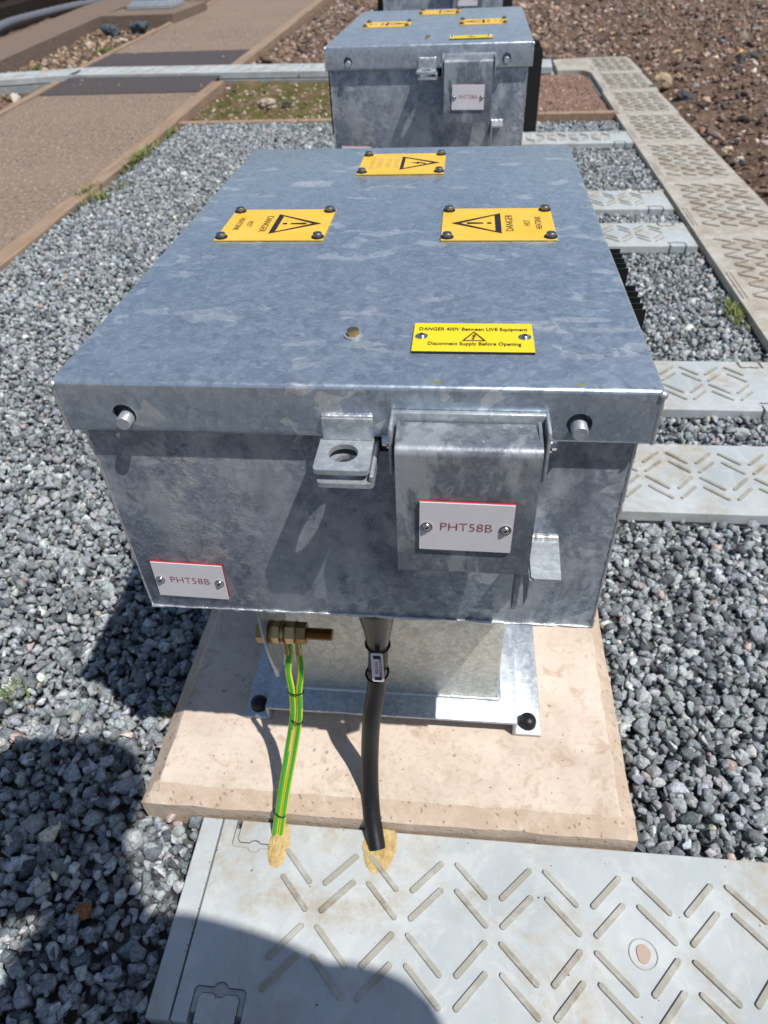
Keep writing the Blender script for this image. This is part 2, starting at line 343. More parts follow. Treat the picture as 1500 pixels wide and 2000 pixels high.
# ------------------------------------------------------------------ text
def text_bm(bm, s, height, origin, ux, uy, align='CENTER', xscale=1.0, mi=0, n_off=.0004, thin=-.008):
    cu = bpy.data.curves.new('txt', 'FONT'); cu.body = s; cu.size = 1; cu.align_x = align; cu.resolution_u = 3; cu.offset = thin
    o = bpy.data.objects.new('txt', cu); COL.objects.link(o); bpy.context.view_layer.update()
    me = bpy.data.meshes.new_from_object(o.evaluated_get(bpy.context.evaluated_depsgraph_get())); bpy.data.objects.remove(o); bpy.data.curves.remove(cu)
    k = height / .69; ux = Vector(ux); uy = Vector(uy); nn = ux.cross(uy); O = Vector(origin)
    t = bmesh.new(); t.from_mesh(me); bpy.data.meshes.remove(me)
    for v in t.verts: v.co = O + ux * (v.co.x * k * xscale) + uy * (v.co.y * k - height / 2) + nn * n_off
    for f in t.faces: f.material_index = mi
    merge(bm, t)
def frame_fn(O, ux, uy):
    O = Vector(O); ux = Vector(ux); uy = Vector(uy); nn = ux.cross(uy)
    return lambda x, y, z: O + ux * x + uy * y + nn * z
def ringpoly(bm, outer, inner, tr, z):
    a = [bm.verts.new(tr(x, y, z)) for x, y in outer]; b = [bm.verts.new(tr(x, y, z)) for x, y in inner]; n_ = len(a)
    for i in range(n_): bm.faces.new((a[i], a[(i + 1) % n_], b[(i + 1) % n_], b[i]))
def bolt_head(bm, c, axis, r=.0058, h=.0045, washer=.0075):
    c = Vector(c); ax = Vector(axis)
    cyl(bm, c, c + ax * .0012, washer, 20, mi=1); dome(bm, c + ax * .0012, r, h * .28, ax, 12, 3, skirt=h * .75)  # washer coloured black to stand in for the shadow round the head
def socket_screw(bm, c, axis, r=.0052):
    c = Vector(c); ax = Vector(axis)
    cyl(bm, c, c + ax * .0008, r, 20); dome(bm, c + ax * .0008, r * .72, .0022, ax, 16, 4)
    cyl(bm, c + ax * .0028, c + ax * .0031, r * .26, 6, mi=1)

# ================================================================== GROUND
G = -.745
def heightnoise(x, y, s, a): return noise.noise(Vector((x * s, y * s, 3.3))) * a
bm = B()
xs = [-120, -40, -14] + list(np.linspace(-9, 6, 190)) + [12, 40, 120]; ys = [-120, -30, -6] + list(np.linspace(-2, 17, 240)) + [30, 70, 160]
GR = [[None] * len(xs) for _ in ys]
for j, y in enumerate(ys):
    for i, x in enumerate(xs):
        soft = 0
        z = -.80
        inner = (-3.35 + .0 < x < 1.37 and y < 6.75) or (-5.2 - (y - 8) * .13 < x < -1.8 and y < 14)
        if x > 1.42: z = -.775 + min(.05, (x - 1.42) * .12) + heightnoise(x, y, 2.2, .04) + heightnoise(x, y, 7, .045) + heightnoise(x, y, 24, .02)
        elif y > 6.8 and x > -1.95: z = -.785 + heightnoise(x, y, 2.2, .03) + heightnoise(x, y, 9, .02) + heightnoise(x, y, 30, .008)
        elif x < -3.55: z = -.83 + heightnoise(x, y, 2, .02) + heightnoise(x, y, 10, .018)
        GR[j][i] = bm.verts.new((x, y, z))
for j in range(len(ys) - 1):
    for i in range(len(xs) - 1): bm.faces.new((GR[j][i], GR[j][i + 1], GR[j + 1][i + 1], GR[j + 1][i])).smooth = True
o = obj('ground', bm, M['soil']); tag(o, 'brown stony soil around the gravel bed and the paths', kind='structure')
bm = B(); box(bm, -1.78, 1.06, -1.6, 4.5, -.82, -.783); o = obj('gravel_bed', bm, M['under']); tag(o, 'dark base below the grey gravel', kind='structure')
# soil surface between cross timber and far trough: grass/moss left, reddish grit right
def sheet(name, x0, x1, y0, y1, z, amp, m, label, step=.04):
    bm = B(); nx = int((x1 - x0) / step) + 1; ny = int((y1 - y0) / step) + 1; V = []
    for j in range(ny + 1):
        for i in range(nx + 1):
            x = x0 + (x1 - x0) * i / nx; y = y0 + (y1 - y0) * j / ny
            V.append(bm.verts.new((x, y, z + heightnoise(x, y, 7, amp) + heightnoise(x, y, 25, amp * .5))))
    for j in range(ny):
        for i in range(nx): bm.faces.new((V[j * (nx + 1) + i], V[j * (nx + 1) + i + 1], V[(j + 1) * (nx + 1) + i + 1], V[(j + 1) * (nx + 1) + i])).smooth = True
    o = obj(name, bm, m); tag(o, label, kind='structure'); return o
sheet('mossy_ground', -1.82, -.1, 4.58, 6.1, -.775, .03, M['moss'], 'mossy earth patch in front of the far trough')
sheet('grit_ground', -.1, 1.02, 4.62, 6.1, -.775, .01, M['grit'], 'reddish grit square beside the walkway')

# paths
def interp(P, y):
    for (x0, y0), (x1, y1) in zip(P, P[1:]):
        if y0 <= y <= y1: return x0 + (x1 - x0) * (y - y0) / (y1 - y0)
    return P[0][0] if y < P[0][1] else P[-1][0]
PR = [(-1.79, -3), (-1.80, 1.5), (-1.83, 2.25), (-1.845, 3.0), (-1.90, 4.07), (-2.0, 6.08), (-2.06, 6.9), (-2.24, 12.5), (-2.4, 17)]     # inner edge of the right timber
PO = [(-1.68, -3), (-1.69, 1.5), (-1.74, 2.1), (-1.76, 2.9), (-1.826, 4.5), (-1.896, 6.02), (-1.95, 6.9), (-2.13, 12.5), (-2.3, 17)]
PL = [(-3.05, -3), (-3.15, 2.0), (-3.256, 4.9), (-3.394, 6.27), (-3.49, 6.94), (-3.95, 13.1), (-4.2, 17)]
def strip(name, A, Bp, y0, y1, z, m, label, zb=None, kind='structure', step=.25, wob=.006):
    bm = B(); n_ = max(2, int((y1 - y0) / step)); rows = []
    for i in range(n_ + 1):
        y = y0 + (y1 - y0) * i / n_; a = interp(A, y); b = interp(Bp, y)
        w1 = heightnoise(a, y, 1.5, wob) + heightnoise(a, y, 9, wob * .4); w2 = heightnoise(b, y, 1.5, wob) + heightnoise(b, y, 9, wob * .4); dz = heightnoise(b, y, 2.5, .004)
        r = [bm.verts.new((a + w1, y, z + dz)), bm.verts.new((b + w2, y, z + dz))]
        if zb is not None: r += [bm.verts.new((b + w2, y, zb)), bm.verts.new((a + w1, y, zb))]
        rows.append(r)
    for r0, r1 in zip(rows, rows[1:]):
        k = len(r0)
        if k == 2: bm.faces.new((r0[0], r0[1], r1[1], r1[0]))
        else:
            for q in range(4): bm.faces.new((r0[q], r0[(q + 1) % 4], r1[(q + 1) % 4], r1[q]))
    if zb is not None: bm.faces.new(rows[0][::-1]); bm.faces.new(rows[-1])
    o = obj(name, bm, m); tag(o, label, kind=kind); return o
PRm = [(x - .004, y) for x, y in PR]
strip('path', PL, PRm, -3, 17, -.752, M['path'], 'weathered brown tarmac path with timber edges', step=.3)
strip('tarmac_patch', PL, PRm, 5.62, 6.3, -.748, M['patch'], 'dark fresh tarmac strip in front of the far trough', step=.1)
strip('tarmac_patch', PL, PRm, 6.3, 7.75, -.748, M['patch'], 'dark fresh tarmac strip behind the far trough', step=.1)
tg = 'timber edging boards of the path and gravel bed'
def timber(A, Bp, y0, y1, label):
    o = strip('timber_edging', A, Bp, y0, y1, -.738, M['timber'], label, zb=-.86, kind=None, step=.12)
    if 'kind' in o: del o['kind']
    tag(o, label, 'edging', tg); return o
timber(PR, PO, -2.5, 5.98, 'weathered brown timber board between tarmac path and grey gravel, nearest long one')
timber(PR, PO, 6.62, 16, 'brown timber board right of the path, beyond the far trough')
PL2 = [(x - .07, y) for x, y in PL]
timber(PL2, PL, -2.5, 6.15, 'brown timber board on the left edge of the path, in front of the far trough')
timber(PL2, PL, 6.75, 16, 'brown timber board on the left edge of the path, beyond the far trough')
for x0, x1, y0, y1, lb in ((-1.80, -.2, 4.5, 4.56, 'narrow timber board across the gravel edge in front of the mossy patch'), (-.15, 1.04, 4.56, 4.62, 'narrow timber board between gravel and reddish grit square by the walkway')):
    bm = B(); box(bm, x0, x1, y0, y1, -.86, -.735, .003, 1); tag(obj('timber_edging', bm, M['timber']), lb, 'edging', tg)

# far left kerb, plinth, dark things
KI = [(-4.3, 6.2), (-4.43, 7.05), (-5.1, 11.8), (-5.3, 17)]; KO = [(-5.0, 6.2), (-5.15, 7.5), (-5.27, 8.6), (-5.86, 12.2), (-6.3, 17)]
strip('kerb', KO, KI, 6.2, 16, -.70, M['kerbc'], 'raised brown concrete kerb walk at the far left', zb=-.9, step=.4)
bm = B(); box(bm, -4.7, -3.72, 10.2, 11.7, -.85, -.64, .01, 1); tag(obj('concrete_plinth', bm, M['kerbc']), 'low brown concrete plinth under the distant grey steel cabinet', 'plinth')
e = empty('steel_cabinet', (-4.22, 10.95, -.64)); tag(e, 'pale galvanised steel cabinet standing on the distant plinth left of the path', 'cabinet')
bm = B(); box(bm, -.27, .27, -.15, .3, .06, .9, .01); obj('body', bm, M['bright'], e)
bm = B(); box(bm, -.31, .31, -.25, .35, 0.002, .05, .006); box(bm, -.285, .285, -.19, .32, .05, .075, .004); obj('base_frame', bm, M['bright'], e)

# ================================================================== CABLE TROUGHS
T = -.745            # lid top
RX, RL = .1225, .0395
def rib(bm, x0, y0, x1, y1, z=0, w=.0042, h=.0036):
    a = Vector((x0, y0, 0)); b = Vector((x1, y1, 0)); d = (b - a).normalized(); p = Vector((-d.y, d.x, 0)); base = []; top = []
    for c, s0 in ((a, math.pi), (b, 0)):
        for k in range(7):
            t = s0 - math.pi / 2 + math.pi * k / 6
            q = d * math.cos(t) + p * math.sin(t)
            base.append(c + q * w); top.append(c + q * (w - .0009))
    vb = [bm.verts.new((v.x, v.y, z - .001)) for v in base]; vt = [bm.verts.new((v.x, v.y, z + h)) for v in top]; n_ = len(vb)
    for i in range(n_): bm.faces.new((vb[i], vb[(i + 1) % n_], vt[(i + 1) % n_], vt[i])).material_index = 1
    bm.faces.new(vt).material_index = 1
def keyhole(xc, ye, s):
    """U channel with a round bump, opening at the edge y=ye, s=+1 goes up"""
    P = []; W_, w_, Hh, h_ = .034, .026, .040, .032
    P += [(xc - W_, ye - s * .01), (xc - W_, ye + s * (Hh - .004)), (xc - W_ + .004, ye + s * Hh)]
    for k in range(7): t = math.pi - math.pi * k / 6; P.append((xc + .009 * math.cos(t), ye + s * (Hh + .006 * math.sin(t))))
    P += [(xc + W_ - .004, ye + s * Hh), (xc + W_, ye + s * (Hh - .004)), (xc + W_, ye - s * .01), (xc + w_, ye - s * .01), (xc + w_, ye + s * (h_ - .004)), (xc + w_ - .004, ye + s * h_)]
    for k in range(5): t = -math.pi * k / 4; P.append((xc + .008 * math.cos(t), ye + s * (h_ + .004 * math.sin(t))))
    P += [(xc - w_ + .004, ye + s * h_), (xc - w_, ye + s * (h_ - .004)), (xc - w_, ye - s * .01)]
    return P
def lid_mesh(L, Wd, first=.107, nper=9, feature=True):
    bm = B(); box(bm, 0, L, -Wd, 0, -.028, 0, .0018, 2)
    if feature:
        c = B()
        for xc in (.055, L - .075):
            for ye, s in ((-Wd, 1), (0, -1)):
                prism(c, keyhole(xc, ye, s), -.0034, .01)
                box(c, xc - .034, xc - .0255, ye - .012, ye + .012, -.05, .02)
                box(c, xc + .0255, xc + .034, ye - .012, ye + .012, -.05, .02)
        bm = boolean(bm, c)
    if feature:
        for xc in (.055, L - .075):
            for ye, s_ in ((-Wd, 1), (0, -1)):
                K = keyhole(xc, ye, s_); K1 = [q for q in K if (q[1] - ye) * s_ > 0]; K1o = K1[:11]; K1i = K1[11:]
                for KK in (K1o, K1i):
                    if len(KK) > 2: tube(bm, [(KK[0][0], ye + s_ * .002, -.0012)] * 1 + [(q[0], q[1], -.0012) for q in KK] + [(KK[-1][0], ye + s_ * .002, -.0012)], .0009, 5, mi=2)  # dark tubes paint in the shade of the narrow channel gaps
    for k in range(nper):
        x = first + k * RX
        for dy in (0, -.0355):
            if x + .04 < L - .09: rib(bm, x, -.040 + dy, x + .038, -.079 + dy); rib(bm, x + .037, -.136 + dy, x + .001, -.176 + dy)
            if x + .10 < L - .09: rib(bm, x + .100, -.040 + dy, x + .061, -.079 + dy); rib(bm, x + .059, -.136 + dy, x + .101, -.177 + dy)
    me = bpy.data.meshes.new('lid'); bmesh.ops.recalc_face_normals(bm, faces=bm.faces); bm.to_mesh(me); bm.free(); return me
LW = .262
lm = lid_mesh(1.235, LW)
lm.materials.append(M['trough']); lm.materials.append(M['trough_rib']); lm.materials.append(simple('painted_gap_shade', (.06, .055, .05), .9))
lg = 'grey patterned trough lids beside the boxes'
def lid(x, y, z, rz, par, me=lm, label=None):
    o = bpy.data.objects.new('trough_lid', me); COL.objects.link(o); o.parent = par; o.location = (x, y, z); o.rotation_euler = (0, 0, rz)
    return tag(o, label)
def base(x0, x1, y0, y1, par, zt=T - .0285, th=.018):
    bm = B()
    if x1 - x0 > y1 - y0: box(bm, x0, x1, y0, y0 + th, -.92, zt); box(bm, x0, x1, y1 - th, y1, -.92, zt); box(bm, x0, x1, y0 + th, y1 - th, -.92, -.90)
    else: box(bm, x0, x0 + th, y0, y1, -.92, zt); box(bm, x1 - th, x1, y0, y1, -.92, zt); box(bm, x0 + th, x1 - th, y0, y1, -.92, -.90)
    return obj('channel', bm, M['trough_side'], par)
tgp = 'grey cable troughs with patterned lids'
def trough_thing(label): return tag(empty('cable_trough', (0, 0, 0)), label, 'cable trough', tgp)
tn = trough_thing('nearest cable trough across the bottom of the photo, with two foam plugs in its lid')
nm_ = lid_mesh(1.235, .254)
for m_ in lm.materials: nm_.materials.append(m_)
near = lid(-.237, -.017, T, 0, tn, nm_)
bm = B()   # sandy filled hole of the near lid
for r0, r1, z0, z1, mi in ((.0185, .0165, .0006, .0016, 0),): 
    t = bmesh.new(); tube(t, [(0, 0, -.001), (0, 0, .0012)], [.0195, .0182], 36, cap=False); tube(t, [(0, 0, .0012), (0, 0, -.0005)], [.0172, .0165], 36, cap=False)
    ringpoly(t, [(.0182 * math.cos(a * math.pi / 18), .0182 * math.sin(a * math.pi / 18)) for a in range(36)], [(.0172 * math.cos(a * math.pi / 18), .0172 * math.sin(a * math.pi / 18)) for a in range(36)], lambda x, y, z: Vector((x, y, z)), .0012); merge(bm, t)
obj('hole_rim', bm, M['trough'], near, (.592, -.131, .0002))
bm = B(); P = [(.0088 * math.cos(a * math.pi / 15) * (1 + .08 * math.sin(a * math.pi / 5 + 1)), .0112 * math.sin(a * math.pi / 15) * (1 + .05 * math.sin(a * math.pi / 7.5))) for a in range(30)]; prism(bm, P, -.001, .0014); n = simple('sandy_filling', (.42, .33, .26), .9, 0, (200, .9)); obj('sand_filling', bm, n, near, (.592, -.131, .0002))
bm = B(); box(bm, -.270, -.2395, -.271, -.0165, T - .03, T - .0005, .002); obj('end_strip', bm, M['trough'], tn)
base(-.26, 1.0, -.268, -.020, tn)
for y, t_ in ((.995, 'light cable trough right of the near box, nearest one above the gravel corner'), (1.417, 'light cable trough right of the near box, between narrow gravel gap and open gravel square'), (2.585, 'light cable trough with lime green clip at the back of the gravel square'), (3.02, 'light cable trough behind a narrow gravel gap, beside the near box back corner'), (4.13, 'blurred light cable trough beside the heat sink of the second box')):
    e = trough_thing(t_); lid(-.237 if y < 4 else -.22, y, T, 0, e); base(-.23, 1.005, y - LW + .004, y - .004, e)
# walkway
def walk_mesh(L, Wd):
    bm = B(); box(bm, 0, Wd, 0, L, -.028, 0, .002, 2)
    n_ = int((L - .12) / .044)
    for k in range(n_):
        y = .070 + k * .044
        for i in range(4):
            x = .055 + i * .074 + (.012 if (k // 2) % 2 else 0)
            if k % 2 == 0: rib(bm, x, y + .030, x + .052, y, w=.0046, h=.0042)
            else: rib(bm, x, y, x + .052, y + .030, w=.0046, h=.0042)
    box(bm, .012, .016, .08, .3, -.001, .0022, 0, mi=1); box(bm, .026, .029, .08, .3, -.001, .0016, 0, mi=1)
    me = bpy.data.meshes.new('walk'); bmesh.ops.recalc_face_normals(bm, faces=bm.faces); bm.to_mesh(me); bm.free(); return me
wm = walk_mesh(.698, .375); wm.materials.append(M['walk']); wm.materials.append(M['walk_rib'])
tw = tag(empty('cable_trough'), 'wide beige walkway trough with herringbone lids, running away at the right', 'cable trough')
for k in range(8):
    o = bpy.data.objects.new('trough_lid', wm); COL.objects.link(o); o.parent = tw; o.location = (1.018 + (.0 if k < 4 else .012 * (k - 4)), 1.062 + k * .7, T + .002 - .0005 * (k % 2))
base(1.025, 1.385, .9, 6.66, tw)
bm = B(); P = [(.80, 6.08), (.93, 6.08)] + [(.93 + .10 * math.sin(a * math.pi / 12), 5.98 + .10 * math.cos(a * math.pi / 12)) for a in range(1, 6)] + [(1.062, 5.9), (1.062, 6.63), (.86, 6.63), (.845, 6.60), (.80, 6.58)]
prism(bm, P, T - .035, T + .003); obj('corner_lid', bm, M['walk'], tw)
bm = B(); prism(bm, [(.80, 6.10), (.92, 6.10), (1.05, 5.94), (1.05, 6.6), (.80, 6.55)], -.92, T - .036); obj('corner_channel', bm, M['trough_side'], tw)
# far trough run
def far_lid_mesh(L, Wd):
    bm = B(); box(bm, 0, L, -Wd, 0, -.05, 0, .004, 1)
    for k in range(int((L - .1) / .12)):
        x = .05 + k * .12
        for yy in (-.06, -.17, -.27):
            if -yy + .05 < Wd: rib(bm, x + .05, yy, x, yy - .05, w=.006)
    me = bpy.data.meshes.new('fl'); bmesh.ops.recalc_face_normals(bm, faces=bm.faces); bm.to_mesh(me); bm.free(); return me
fm = far_lid_mesh(.99, .36); fm.materials.append(M['trough']); fm.materials.append(M['trough_rib'])
far_pts = [(.79, 6.50), (-.3, 6.56), (-3.40, 6.74), (-4.95, 6.36)]
tf = tag(empty('cable_trough'), 'long narrow pale trough crossing the tarmac path in front of and behind dark strips', 'cable trough')
def run(P0, P1, n_, z=T + .022):
    P0 = Vector((*P0, 0)); P1 = Vector((*P1, 0)); d = P1 - P0; a = math.atan2(-d.y, -d.x)
    for k in range(n_):
        p = P0 + d * ((k + 1) / n_)
        o = lid(p.x, p.y, z, a, tf, fm); o.scale = ((d.length / n_ - .01) / .99, 1, 1)
run((.79, 6.50), (-3.40, 6.74), 4); run((-3.41, 6.74), (-5.0, 6.33), 1)
bm = B()
tube(bm, [(.8, 6.26, -.84), (-3.40, 6.50, -.84), (-4.95, 6.12, -.84)], .08, 4, ang0=math.pi / 4, flat=(2.6, 1.05))
obj('channel', bm, M['trough_side'], tf)
# bright green clip under the notch of the back gravel square
bm = B()
for x0, x1 in ((.872, .886), (.905, .962)): box(bm, x0, x1, 2.315, 2.320, -.79, -.781)
tag(obj('edge_clip', bm, simple('lime_plastic', (.25, .65, .08), .5)), 'small lime green clip edge below the trough lid notch in the gravel', 'clip')

# ================================================================== SLABS
def slab_mesh(x0, x1, y0, y1, zt, zb, ch=.027, cz=.024):
    bm = B(); step = .02; nx = int((x1 - x0) / step); ny = int((y1 - y0) / step)
    def top(x, y):
        e = min(x - x0, x1 - x, y - y0, y1 - y)
        return (zt if e >= ch else zt - cz * (1 - max(e, 0) / ch))
    X = sorted(set([x0, x0 + ch, x1 - ch, x1] + [x0 + ch + (x1 - x0 - 2 * ch) * i / nx for i in range(nx + 1)] + [x0 + ch * .5, x1 - ch * .5]))
    Y = sorted(set([y0, y0 + ch, y1 - ch, y1] + [y0 + ch + (y1 - y0 - 2 * ch) * i / ny for i in range(ny + 1)] + [y0 + ch * .5, y1 - ch * .5]))
    def wob(x, y, z): return Vector((x + heightnoise(y + 5, z * 9, 18, .0025), y + heightnoise(x, z * 9, 18, .0025), z + heightnoise(x, y, 20, .0012)))
    V = [[bm.verts.new(wob(x, y, top(x, y))) for x in X] for y in Y]
    for j in range(len(Y) - 1):
        for i in range(len(X) - 1): bm.faces.new((V[j][i], V[j][i + 1], V[j + 1][i + 1], V[j + 1][i]))
    ring = [V[0][i] for i in range(len(X))] + [V[j][-1] for j in range(1, len(Y))] + [V[-1][i] for i in range(len(X) - 2, -1, -1)] + [V[j][0] for j in range(len(Y) - 2, 0, -1)]
    prev = ring
    for q in range(1, 4):
        z = zt - cz + (zb - zt + cz) * q / 3; nr = [bm.verts.new((v.co.x + heightnoise(v.co.y * 2, z, 15, .002), v.co.y + heightnoise(v.co.x * 2, z, 15, .002), z)) for v in ring]
        for i in range(len(ring)): bm.faces.new((prev[i], prev[(i + 1) % len(ring)], nr[(i + 1) % len(ring)], nr[i]))
        prev = nr
    bm.faces.new(prev[::-1]); return bm
def slab(x, y, z, label, zb=-.80):
    o = obj('concrete_slab', slab_mesh(-.365, .367, -.012, .76, 0, zb - z), M['slab'], loc=(x, y, z), smooth=17); tag(o, label, 'slab', 'pinkish concrete slabs carrying the boxes')
slab(0, 0, -.70, 'pinkish concrete slab under the near box, with chipped bevelled front edge')
slab(-.008, 1.49, .0387 - .70, 'concrete slab under the second box, mostly hidden behind the near box')

# ================================================================== ENCLOSURES
OFF = Vector((0, -.35, .70))
def enclosure():
    root = empty('switch_enclosure', (0, .35, -.70))
    def P(name, bm, m, par=None, smooth=None):
        return obj(name, bm, m, par or root, OFF if par is None else (0, 0, 0), smooth)
    # lid: folded tray with two round holes in the front flange
    bm = B(); box(bm, -.25, .25, 0, .726, -.051, 0, .0042, 4)
    c = B(); box(c, -.2465, .2465, .0035, .7225, -.08, -.0035)
    cyl(c, (-.1925, -.02, -.0325), (-.1925, .0105, -.0325), .0103, 32); cyl(c, (.1885, -.02, -.032), (.1885, .0105, -.032), .0103, 32)
    bm = boolean(bm, c)
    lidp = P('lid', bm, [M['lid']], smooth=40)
    for sx in (-1, 1): # welded corner bead + drip blobs
        bm = B()
        pts = [(sx * .2485, .0012, -.004 - .046 * t / 12) for t in range(13)]
        tube(bm, pts, [.0016 + .0007 * random.random() for _ in pts], 8); dome(bm, (sx * .2482, .0015, -.004), .004, .0032, (sx * .5, -.5, .6), 12, 4)
        P('corner_weld', bm, M['weld'], lidp, smooth=60)
    # body
    yb = .0114
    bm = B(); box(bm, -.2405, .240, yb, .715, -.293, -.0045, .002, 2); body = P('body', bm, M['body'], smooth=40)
    bm = B()
    pts = [(-.240 + .48 * t / 90, yb - .0002, -.2925 + random.uniform(-.0007, .0007)) for t in range(91)]; tube(bm, pts, [random.uniform(.0009, .0026) for _ in pts], 6)
    for sx in (-.2402, .2398):
        pts = [(sx, yb + .0005, -.052 - .24 * t / 60) for t in range(61)]; tube(bm, pts, [random.uniform(.0007, .0021) for _ in pts], 6)
    P('edge_weld', bm, M['weld'], body, smooth=60)
    for cx, cz in ((-.1915, -.0358), (.1890, -.0352)):
        bm = B(); t = bmesh.new(); tube(t, [(cx, .012, cz), (cx, -.0075, cz - .0003), (cx, -.0087, cz - .0003)], [.0066, .0066, .0058], 28); merge(bm, t)
        P('locating_pin', bm, M['bright'], body, smooth=35)
    # column and base frame
    bm = B(); box(bm, -.168, .170, .170, .56, -.6655, -.2925, .004, 2); P('column', bm, M['column'], smooth=40)
    bm = B(); pts = [(-.17 + .342 * t / 50, .1685, -.664) for t in range(51)] + [(.1725, .17 + .38 * t / 40, -.664) for t in range(41)]
    tube(bm, pts, [random.uniform(.003, .0045) for _ in pts], 8); P('column_weld', bm, M['weld'], smooth=60)
    bm = B(); tr = lambda x, y, z: Vector((x, z, y))
    prof = [(-.235, -.6995), (-.190, -.6995), (-.190, -.671), (.195, -.671), (.195, -.6995), (.240, -.6995), (.240, -.6945), (.2005, -.6945), (.2005, -.6655), (-.1955, -.6655), (-.1955, -.6945), (-.235, -.6945)]
    prism(bm, prof, .128, .60, tr=tr); bmesh.ops.recalc_face_normals(bm, faces=bm.faces); bmesh.ops.bevel(bm, geom=[e for e in bm.edges], offset=.0009, segments=1, affect='EDGES')
    fr = P('base_frame', bm, M['bright'], smooth=50)
    for x, y in ((-.214, .150), (.219, .148), (-.214, .57), (.219, .57)):
        bm = B(); dome(bm, (x, y, -.6945), .0135, .0105, seg=28, rings=7, skirt=.0075); P('bolt_cap', bm, M['rubber'], fr, smooth=60)
    # heat sinks
    for sx in (-1, 1):
        for y0 in (.258, .372):
            bm = B(); xa, xb = sx * .2395, sx * .247; box(bm, min(xa, xb), max(xa, xb), y0, y0 + .066, -.248, -.054)
            for k in range(5):
                y = y0 + .0008 + k * .0157; xc = sx * .2915; box(bm, min(xb, xc), max(xb, xc), y, y + .0022, -.248, -.054)
            P('heat_sink', bm, M['heatsink'])
    # hasp on the lid: folded plate with padlock hole; its lower twin on the body
    def holeplate(x0, x1, y0, y1, z0, z1, hx, hy, hr, rc=.004):
        b_ = B(); Pp = [(x0, y1), (x0, y0 + rc), (x0 + rc * .3, y0 + rc * .3), (x0 + rc, y0), (x1 - rc, y0), (x1 - rc * .3, y0 + rc * .3), (x1, y0 + rc), (x1, y1)]; prism(b_, Pp, z0, z1)
        c_ = B(); cyl(c_, (hx, hy, z0 - .02), (hx, hy, z1 + .02), hr, 40); return boolean(b_, c_)
    bm = holeplate(-.0232, .0222, -.0462, .0, -.0545, -.0500, -.0012, -.0225, .0122)
    box(bm, -.0212, .0222, -.0045, -.0003, -.0500, -.0285, .0012, 2); hasp = P('hasp', bm, M['bright'], smooth=35)
    bm = B(); tube(bm, [(-.0205 + .042 * t / 20, -.0012, -.0282) for t in range(21)], [random.uniform(.0016, .0026) for _ in range(21)], 8); P('hasp_weld', bm, M['weld'], hasp, smooth=60)
    bm = holeplate(-.0205, .0262, -.0490, .0118, -.0655, -.0610, .0012, -.0215, .0118); box(bm, .0225, .0262, -.0470, .0118, -.0611, -.0540, .001, 1); P('hasp_eye', bm, M['bright'], smooth=35)
    # cover bracket (shallow U) and hinged cover flap
    bm = B()
    box(bm, .0385, .1615, -.0062, -.0003, -.0505, -.0205, .0012, 2)
    for x in (.0372, .1606): box(bm, x, x + .003, -.030, -.0002, -.0660, -.0203, .0013, 2)
    P('cover_bracket', bm, M['bright'], smooth=35)
    for x, s_ in ((.0370, -1), (.1638, 1)):
        bm = B(); cyl(bm, (x, -.0215, -.0375), (x + s_ * .0016, -.0215, -.0375), .0062, 20); cyl(bm, (x + s_ * .0016, -.0215, -.0375), (x + s_ * .0055, -.0215, -.0375), .0042, 6)
        P('hinge_bolt', bm, M['steel'], smooth=35)
    # cover profile swept across x: back, bend, long front face, with side returns
    bm = B(); prof = []
    def arc(cy, cz, r, a0, a1, n_=7): return [(cy + r * math.cos(math.radians(a0 + (a1 - a0) * i / n_)), cz + r * math.sin(math.radians(a0 + (a1 - a0) * i / n_))) for i in range(n_ + 1)]
    outer = [(-.0085, -.0275)] + arc(-.0385, -.0345, .0080, 82, 176) + [(-.0475, -.1580)]
    th = .0028
    inner = [(-.0446, -.1580), (-.0437, -.0345)] + arc(-.0385, -.0345, .0052, 176, 82)[1:] + [(-.0085, -.0303)]
    prof = outer + inner
    prism(bm, prof, .0435, .1570, tr=lambda y, z, x: Vector((x, y, z)))
    for x in (.0432, .1546):
        side = [(-.0090, -.0240), (-.0365, -.0270), (-.0448, -.0335), (-.0466, -.1578), (-.0300, -.1578), (-.0130, -.055)]
        prism(bm, side, x, x + .0026, tr=lambda y, z, x: Vector((x, y, z)))
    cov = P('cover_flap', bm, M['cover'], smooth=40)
    # latch tongue below the cover and angle bracket welded on the body
    bm = B(); prism(bm, [(-.0462, -.150), (-.028, -.150), (-.024, -.205), (-.028, -.217), (-.035, -.2180), (-.041, -.205)], .1480, .1520, tr=lambda y, z, x: Vector((x, y, z))); cyl(bm, (.1478, -.034, -.178), (.1492, -.034, -.178), .006, 16); P('latch_tongue', bm, M['cover'], cov, smooth=35)
    bm = B(); prism(bm, [(.1615, yb), (.190, yb), (.1875, -.043), (.1640, -.043), (.1615, -.041)], -.1705, -.1672)
    prism(bm, [(yb - .0003, -.1700), (-.0425, -.1700), (-.0405, -.196), (-.0290, -.2190), (-.0200, -.2200), (yb - .0003, -.196)], .1600, .1632, tr=lambda y, z, x: Vector((x, y, z)))
    an = P('angle_bracket', bm, M['bright'], smooth=35)
    bm = B(); tube(bm, [(.1600 + .029 * t / 20, yb - .001, -.1662) for t in range(21)], [random.uniform(.0022, .0034) for _ in range(21)], 8); P('bracket_weld', bm, M['weld'], an, smooth=60)
    # gasket lug and underside earthing bracket + brass bolt
    bm = B(); cyl(bm, (.030, .010, -.050), (.030, .002, -.0645), .0048, 16); P('lock_barrel', bm, M['gland'], smooth=35)
    by, bz = .070, -.402
    bm = B(); prism(bm, [(.047, -.2935), (.168, -.2935), (.168, -.38), (.125, -.478), (.074, -.504), (.064, -.49), (.051, -.42), (.047, -.38)], -.1385, -.1355, tr=lambda y, z, x: Vector((x, y, z))); br = P('earth_bracket', bm, M['bright'])
